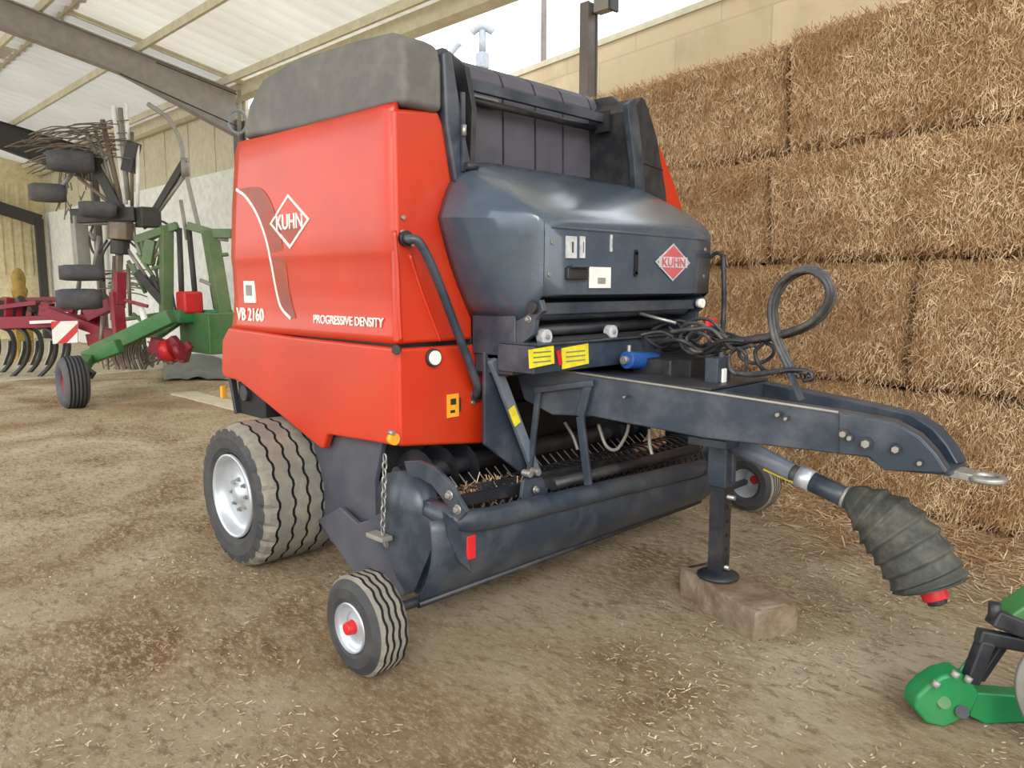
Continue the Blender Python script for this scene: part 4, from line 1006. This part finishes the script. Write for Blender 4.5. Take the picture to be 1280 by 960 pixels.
mb = MB(); mb.box(onD(237, 378, 11.9), (.35, .3, .34), REDP); mb.build('red_canister', RK, bevel=.04)
for a, b_, w_ in (((172, 340), (205, 378), .12), ((232, 200), (195, 262), .09)):
    mb = MB(); gb(mb, a, b_, w_, RAFD); mb.build('dark_link', RK)
tb(RK, 'lift_arm', [[(234, 215), (196, 268)]], .03, GREY)
tb(RK, 'tall_hose', [[(185, 130), (212, 150), (226, 178), (230, 205), (238, 240), (250, 290)]], .035, GREY, cm=True)
mb = MB(); q = onD(231, 208, D0); mb.cyl(q-Vector((0, 0, .15)), q+Vector((0, 0, .12)), .06, GREY, 12); mb.build('hose_joint', RK)
# gearbox and rotor hub
mb = MB(); mb.cyl(onD(152, 300, D0), onD(152, 278, D0), .2, TINE, 10); gb(mb, (92, 271), (172, 268), .22, RAFD); mb.box(onD(185, 272, D0), (.3, .3, .3), RAFD)
mb.cyl(onD(150, 318, D0), onD(150, 300, D0), .14, RAFD, 10); gb(mb, (138, 290), (175, 300), .08, TINE); gb(mb, (160, 270), (176, 320), .06, GREY); gb(mb, (98, 270), (104, 340), .2, GREY); gb(mb, (100, 278), (165, 274), .12, GREY); gb(mb, (150, 300), (146, 400), .1, TINE)
mb.build('rotor_gearbox', RK, bevel=.02)
# fan of upright tine arms
arms = [((108, 165), (148, 255)), ((128, 150), (152, 258)), ((142, 132), (157, 255)), ((150, 135), (160, 250)), ((165, 165), (165, 258)), ((172, 180), (172, 265)), ((118, 160), (145, 250)), ((98, 222), (148, 262)), ((158, 128), (161, 210))]
for i, (a, b_) in enumerate(arms):
    tb(RK, 'tine_arm', [[(a[0], a[1]), (b_[0], b_[1])]], .04 if i < 4 else .028, [GREY, TINE, PLAST][i % 3], n=8)
mb = MB(); gb(mb, (168, 178), (160, 215), .16, RAFD); gb(mb, (120, 205), (150, 262), .14, RAFD); gb(mb, (112, 195), (128, 205), .16, RAFD); mb.build('folded_guard', RK)
# tines: fine bent fingers at the arm ends, drawn as bundles
rt = random.Random(12); mb = MB()
for k_ in range(90):
    x0 = rt.uniform(60, 165); y0 = 150+abs(x0-150)*.25+rt.uniform(-6, 45); l_ = rt.uniform(25, 60)
    P = [onD(x0, y0, D0+rt.uniform(-.4, .4)), onD(x0-l_*.5, y0+rt.uniform(-4, 3), D0), onD(x0-l_, y0+rt.uniform(0, 9), D0+rt.uniform(-.3, .3))]
    mb.tube(catmull(P, 3), .009, TINE, 5)
for k_ in range(26):
    x0 = rt.uniform(72, 112); y0 = rt.uniform(212, 262); mb.tube([onD(x0, y0, D0), onD(x0+rt.uniform(-5, 5), y0+rt.uniform(8, 22), D0)], .01, TINE, 5)
for k_ in range(16):
    y0 = 338+k_*1.8+rt.uniform(-2, 2); x0 = rt.uniform(118, 150); mb.tube(catmull([onD(x0, y0, D0), onD(x0+22, y0+rt.uniform(-5, 1), D0), onD(x0+rt.uniform(36, 52), y0+rt.uniform(-2, 6), D0)], 3), .011, TINE, 5)
o = mb.build('spring_tines', RK, fix=False); o['kind'] = 'stuff'
mb = MB()
for k_ in range(14):
    x0 = 140+k_*3; mb.tube(catmull([onD(x0, 425, 11.6), onD(x0-6, 440, 11.6), onD(x0+rt.uniform(-6, 6), 462, 11.6)], 3), .02, TINE, 5)
o = mb.build('lower_tines', RK, fix=False); o['kind'] = 'stuff'
for s_ in ([(92, 215), (72, 240)], [(100, 340), (98, 362)], [(112, 290), (118, 300)], [(124, 295), (118, 335)], [(75, 200), (66, 208)]): tb(RK, 'arm_bracket', [s_], .035, GREY)
VVt = tuple(RR+VV*.57)
for (x, y, r_, w_) in ((88, 202, .17, .62), (60, 241, .15, .48), (102, 341, .13, .60), (99, 374, .17, .62), (122, 262, .13, .5)):
    # the small wheels are seen edge-on: wide, low rollers
    c = onD(x, y, D0-.3); roll_tyre('castor_tyre', RK, x, y, D0-.3, r_*.95, w_, VVt)
# road wheel at the front left of the rake
RW = roll_tyre('road_tyre', RK, 91, 478, 9.75, .34, .29, (RR*.885+VV*.775), TIRE2, CRIM)
part('wheel_stub', RK, lambda mb: mb.bar(onD(95, 470, 9.9), onD(112, 446, 10.6), .14, .14, GRN))
mb = MB(); gb(mb, (104, 462, 9.9), (116, 470, 9.9), .1, RAFD); mb.build('mud_bracket', RK)
mb = MB(); mb.tube([onD(174, 378, 11.5), onD(188, 422, 11.5)], .05, PLAST, 8); mb.build('white_lever', RK)
for s_ in ([(152, 320), (150, 350), (156, 385)], [(160, 300), (190, 330), (200, 360)], [(140, 300), (128, 320), (130, 352)], [(118, 276), (112, 300), (120, 318), (134, 300)], [(205, 300), (196, 340), (206, 380)], [(216, 295), (212, 340), (220, 390)], [(180, 286), (200, 276), (222, 290)], [(270, 300), (262, 340), (268, 386)]): tb(RK, 'hydraulic_hose', [s_], .018, RAFD, cm=True)
for s_ in ([(166, 330), (176, 352)], [(172, 316), (196, 352)], [(160, 326), (182, 366)], [(186, 300), (216, 286)], [(150, 400), (205, 392)], [(166, 392), (200, 420)], [(210, 330), (190, 336)], [(262, 320), (285, 318)]): tb(RK, 'green_brace', [s_], .032, GRNH)
for s_ in ([(143, 320), (140, 400)], [(160, 330), (163, 395)], [(152, 400), (150, 455)], [(128, 395), (126, 440)], [(178, 395), (182, 450)]): tb(RK, 'tine_stem', [s_], .03, TINE)
mb = MB(); rt2 = random.Random(5)
for k_ in range(40):
    x0 = rt2.uniform(118, 205); y0 = rt2.uniform(424, 440); mb.tube(catmull([onD(x0, y0, 11.9), onD(x0+rt2.uniform(-9, 9), y0+10, 11.9), onD(x0+rt2.uniform(-14, 14), rt2.uniform(448, 461), 11.9)], 3), .014, TINE, 5)
o = mb.build('rear_tines', RK, fix=False); o['kind'] = 'stuff'
# red tangle of hitch parts on the rake's near corner
mb = MB()
for (a, b_, w_) in (((190, 430), (235, 445), .22), ((198, 445), (222, 425), .18), ((215, 450), (238, 430), .12), ((150, 380), (150, 340), .14), ((155, 375), (185, 383), .05), ((145, 365), (150, 420), .16)): gb(mb, a, b_, w_, CRIM, 11.4)
mb.build('red_hitch_part', RK, bevel=.01)
mb = MB(); mb.cyl(onD(205, 440, 11.3), onD(215, 436, 11.3), .16, REDP, 16); mb.cyl(onD(222, 440, 11.2), onD(228, 438, 11.2), .13, CRIM, 16); mb.build('pulley', RK)

# red and white marker board hanging on the cultivator
CU = thing('cultivator', onD(60, 470, 13)-Vector((0, 0, onD(60, 470, 13).z)), 'crimson tined cultivator with striped marker board, at the far left', 'cultivator')
DC = 13.0
mb = MB(); gb(mb, (-60, 405), (130, 400), .2, CRIM, DC); gb(mb, (-60, 378), (80, 374), .1, CRIM, DC+.8); gb(mb, (60, 390), (150, 422), .16, CRIM, DC-.3); gb(mb, (56, 396), (60, 378), .16, CRIM, DC); gb(mb, (10, 400), (12, 372), .12, CRIM, DC); gb(mb, (-30, 400), (-30, 372), .12, CRIM, DC); gb(mb, (112, 425), (145, 420), .2, CRIM, DC-.3)
gb(mb, (110, 395), (140, 380), .2, CRIM, DC-.2); mb.build('frame', CU, bevel=.01)
for (x, h_) in ((-20, 22), (22, 26), (36, 18), (72, 24), (90, 22), (104, 26), (126, 30)):
    mb = MB(); gb(mb, (x, 404), (x+3, 404-h_), .09, CRIM, DC+.1); mb.cyl(onD(x+3, 404-h_, DC), onD(x+7, 402-h_, DC), .1, RAFD, 10); mb.build('leg_clamp', CU)
for (a, b_) in (((0, 384), (46, 378)), ((50, 384), (92, 388)), ((86, 392), (128, 412)), ((108, 408), (140, 436)), ((120, 436), (150, 444))):
    mb = MB(); gb(mb, a, b_, .07, CRIM, DC-.1); mb.build('frame_brace', CU)
mb = MB(); gb(mb, (38, 403), (105, 400), .05, WHT, DC-.2); mb.build('pale_rail', CU)
for i, x in enumerate((-38, -14, 6, 24, 40, 58, 74)):
    D = DC+(.0 if i % 2 else .6); mb = MB(); P = catmull([onD(x-14, 408, D), onD(x+6, 414, D), onD(x+12, 434, D), onD(x+6, 455, D), onD(x-10, 472, D)], 5)
    for j in range(len(P)-1): mb.bar(P[j], P[j+1], .09, .04, RAFD, up=tuple(RR))
    t_ = mb.build('tine', CU)
    mb = MB(); P2 = catmull([onD(x+6, 426, D-.06), onD(x+5, 440, D-.06), onD(x-1, 456, D-.06)], 4)
    for j in range(len(P2)-1): mb.bar(P2[j], P2[j+1], .10, .02, STEEL, up=tuple(RR))
    lab(mb.build('bright_point', t_), 'worn bright steel tine face')
mb = MB(); a = onD(4, 392, DC+.3)
for x in (-20, 5, 30, 52): mb.box(onD(x, 390, DC+.3), (.3, .3, .4), RAFD)
mb.build('clamp', CU, bevel=.03)
# marker board
Dm = 12.4; q = [onD(64, 402, Dm), onD(97, 401, Dm), onD(97, 428, Dm), onD(66, 430, Dm)]
mb = MB(); mb.slab(q, VV*.02, WHT); bd = mb.build('marker_board', CU)
mb = MB()
def lerp2(u, v): 
    a = q[0]+(q[1]-q[0])*u; b_ = q[3]+(q[2]-q[3])*u; return a+(b_-a)*v-VV*.006
mb.slab([lerp2(.15, 1), lerp2(1, .12), lerp2(1, .5), lerp2(.55, 1)], VV*.004, REDP); mb.slab([lerp2(0, 0), lerp2(.36, 0), lerp2(0, .38)], VV*.004, REDP)
lab(mb.build('red_stripes', bd), 'red diagonal stripes')

# grey sheet lying on the floor under the rake
mb = MB()
def tarp(a, b):
    p = on('Z', 205+85*a, 476-4*b-28*b*(1 if a < 2 else 1), 0); z = .03+.10*abs(noise.noise(Vector((a*3, b*3, 4))))+.22*math.sin(math.pi*b)*math.sin(math.pi*a)
    return Vector((p.x, p.y, z*.8))
mb.grid(tarp, 20, 12, TARP); tag(mb.build('ground_sheet', solid=.02, fix=False), 'crumpled grey sheet lying on the floor under the green rake', 'sheet')
# ochre machine part at the far left
mb = MB(); q_ = onD(25, 372, 15.5); mb.lathe([(0, .12), (.15, .15), (.22, .11), (.38, .13), (.5, .10), (.58, .04), (.6, 0)], q_, (0, 0, 1), YGR, 14); mb.box((q_.x, q_.y, q_.z/2), (.3, .3, q_.z), YGR)
for k_ in range(6): mb.tube([onD(-8+k_*7, 372, 15.4), onD(-12+k_*7, 388, 15.4)], .06, YGR, 6)
q = onD(24, 378, 15.5)
tag(mb.build('seed_hopper', bevel=.01, fix=False), 'ochre hooded machine part behind the cultivator at far left', 'hopper')

# hanging ring lamp on rafter end
HL = thing('hanging_hook', on('X', 299, 165, -9.9), 'pale round hook hanging on a rod from the eave behind the baler', 'hook')
mb = MB(); mb.cyl(on('X', 299, 112, -9.9), on('X', 299, 165, -9.9), .03, GREY, 8); mb.build('rod', HL)
mb = MB(); c = on('X', 297, 152, -9.9); mb.tube([c+RR*(.16*math.cos(t))+Vector((0, 0, .19*math.sin(t))) for t in [i*math.pi/8 for i in range(16)]], .025, FAINT, 8, closed=True); mb.build('ring', HL)

# ------------------------------------------------------------------ outside the eave
PO = MB(); a = onD(680, -30, 12); b_ = onD(680, 100, 12); PO.cyl((a.x, a.y, 0), (a.x, a.y, 9), .045, COLM, 10)
tag(PO.build('utility_pole'), 'thin dark pole rising beyond the block wall', 'pole')
FM = thing('floodlight_mast', Vector((onD(603, 60, 26).x, onD(603, 60, 26).y, 0)), 'pale mast with a wide arched lamp head beyond the wall', 'mast')
a = onD(603, 60, 26); t_ = onD(603, 38, 26)
mb = MB(); mb.cyl((a.x, a.y, 0), (a.x, a.y, t_.z), .06, FAINT, 12); mb.cyl((a.x, a.y, t_.z-.7), (a.x, a.y, t_.z), .12, FAINT, 12); mb.build('post', FM)
mb = MB(); mb.tube(catmull([onD(590, 41, 26), onD(596, 36, 26), onD(603, 34, 26), onD(610, 36, 26), onD(616, 40, 26)], 5), .12, FAINT, 10); mb.build('lamp_head', FM)
mb = MB(); mb.box(onD(603, 76, 26), (.35, .35, .5), MATS['pale_mast_paint']); mb.build('service_box', FM, bevel=.05)
LB = MB(); LB.tube(catmull([onD(575, 54, 24), onD(569, 60, 24), onD(557, 76, 24)], 4), .09, FAINT, 8); q = onD(557, 76, 24); LB.cyl((q.x, q.y, 0), q, .07, FAINT, 8)
tag(LB.build('street_lamp'), 'pale slanting lamp arm low in the sky beyond the wall', 'lamp')
# gutter hopper on the column
GH = MB(); q = on('Y', 757, 4, 3.12); GH.box(q+Vector((0, 0, 0)), (.22, .12, .16), GREY); GH.box(q+Vector((.1, 0, 0)), (.03, .14, .2), RAFD); GH.box(q+Vector((-.02, 0, .12)), (.3, .14, .04), RAFD); GH.bar(q+Vector((-.2, 0, -.06)), q+Vector((0, 0, -.06)), .03, .03, RAFD); GH.tube([q, q+Vector((0, 0, .5))], .04, GREY, 8)
tag(GH.build('rainwater_hopper', bevel=.008), 'small grey hopper box fixed beside the dark steel column', 'hopper')
EB = MB(); EB.tube(catmull([on('Y', x, y, 3.2) for x, y in ((538, 0), (546, 6), (553, 10), (555, 2), (552, -6))], 4), .02, WHT, 8)
tag(EB.build('eave_cable'), 'white looped cable end hanging under the eave gutter', 'cable')

# ------------------------------------------------------------------ green linkage at the lower right
GL = thing('implement_linkage', on('Z', 1225, 905, 0), 'green and black implement linkage with grey disc, at the lower right corner', 'implement')
DG = 2.55
def gp(x, y, D=DG): return onD(x, y, D)
mb = MB(); mb.slab([gp(x, y) for x, y in ((1222, 866), (1276, 870), (1330, 872), (1330, 905), (1276, 904), (1232, 906), (1212, 896))], VV*.07, GRNB); arm = mb.build('green_arm', GL, bevel=.008)
mb = MB(); mb.slab([gp(x, y, DG-.02) for x, y in ((1146, 872), (1160, 858), (1178, 846), (1200, 840), (1216, 852), (1226, 870), (1216, 890), (1196, 904), (1180, 911), (1158, 905), (1144, 888))], VV*.09, GRNB); kn = mb.build('knuckle', GL, bevel=.014, seg=3)
mb = MB(); mb.cyl(gp(1180, 878, DG-.03), gp(1180, 878, DG+.1), .022, GRN, 18); mb.cyl(gp(1203, 890, DG-.04), gp(1203, 890, DG+.1), .022, DARK, 14)
for (x, y) in ((1168, 858), (1192, 846), (1208, 852)): mb.cyl(gp(x, y, DG-.03), gp(x+4, y-6, DG-.03), .013, GREY, 10)
mb.build('pivot_pin', GL)
mb = MB(); mb.bar(gp(1212, 852, DG), gp(1232, 800, DG), .05, .05, DARK); mb.bar(gp(1224, 850, DG+.03), gp(1262, 795, DG+.03), .025, .03, DARK); mb.bar(gp(1222, 794, DG), gp(1285, 806, DG), .045, .05, DARK); mb.bar(gp(1240, 770, DG), gp(1290, 790, DG), .06, .06, DARK); mb.build('black_link', GL, bevel=.008)
mb = MB(); mb.bar(gp(1258, 776, DG+.05), gp(1330, 730, DG+.05), .10, .09, GRN); mb.bar(gp(1196, 846, DG+.03), gp(1222, 812, DG+.03), .02, .02, GRNB); mb.build('upper_green_arm', GL, bevel=.01)
mb = MB(); q = gp(1243, 764, DG); mb.cyl(q-Vector((0, 0, .03)), q+Vector((0, 0, .03)), .02, DARK, 10); mb.build('link_pin', GL)
# grey disc: a disc coulter seen from its edge side
c = gp(1345, 880, 2.3); c.z = .22; rad = .23
mb = MB(); mb.lathe([(0, .0), (.004, rad*.96), (0, rad), (-.008, rad*.96), (-.01, 0)], gp(1376, 880, 2.25), (VV*.75+RR*.65), GREY, 48); lab(mb.build('steel_disc', GL), 'grey steel disc')

# ------------------------------------------------------------------ light: overcast white sky, daylight from the open sides
w = bpy.data.worlds.new('sky'); sc.world = w; w.use_nodes = True; t = w.node_tree; bg = t.nodes['Background']
tc = t.nodes.new('ShaderNodeTexCoord'); sp = t.nodes.new('ShaderNodeSeparateXYZ'); rp = t.nodes.new('ShaderNodeValToRGB')
t.links.new(tc.outputs['Generated'], sp.inputs[0]); t.links.new(sp.outputs['Z'], rp.inputs[0])
rp.color_ramp.elements[0].color = (.62, .60, .56, 1); rp.color_ramp.elements[0].position = 0
rp.color_ramp.elements[1].color = (.86, .93, 1.0, 1); rp.color_ramp.elements[1].position = .5
e = rp.color_ramp.elements.new(.03); e.color = (1, 1, 1, 1)
t.links.new(rp.outputs[0], bg.inputs[0]); bg.inputs[1].default_value = 2.8
def sun(name, d, e_, ang, c_):
    l = bpy.data.lights.new(name, 'SUN'); l.energy = e_; l.angle = math.radians(ang); l.color = c_
    o = bpy.data.objects.new(name, l); col.objects.link(o); o.rotation_euler = Vector(d).to_track_quat('-Z', 'Y').to_euler(); return o
# low hazy sun from the open side behind the viewer
sun('hazy_sun', (-.64, .66, -.42), 1.45, 22, (1, .95, .86))
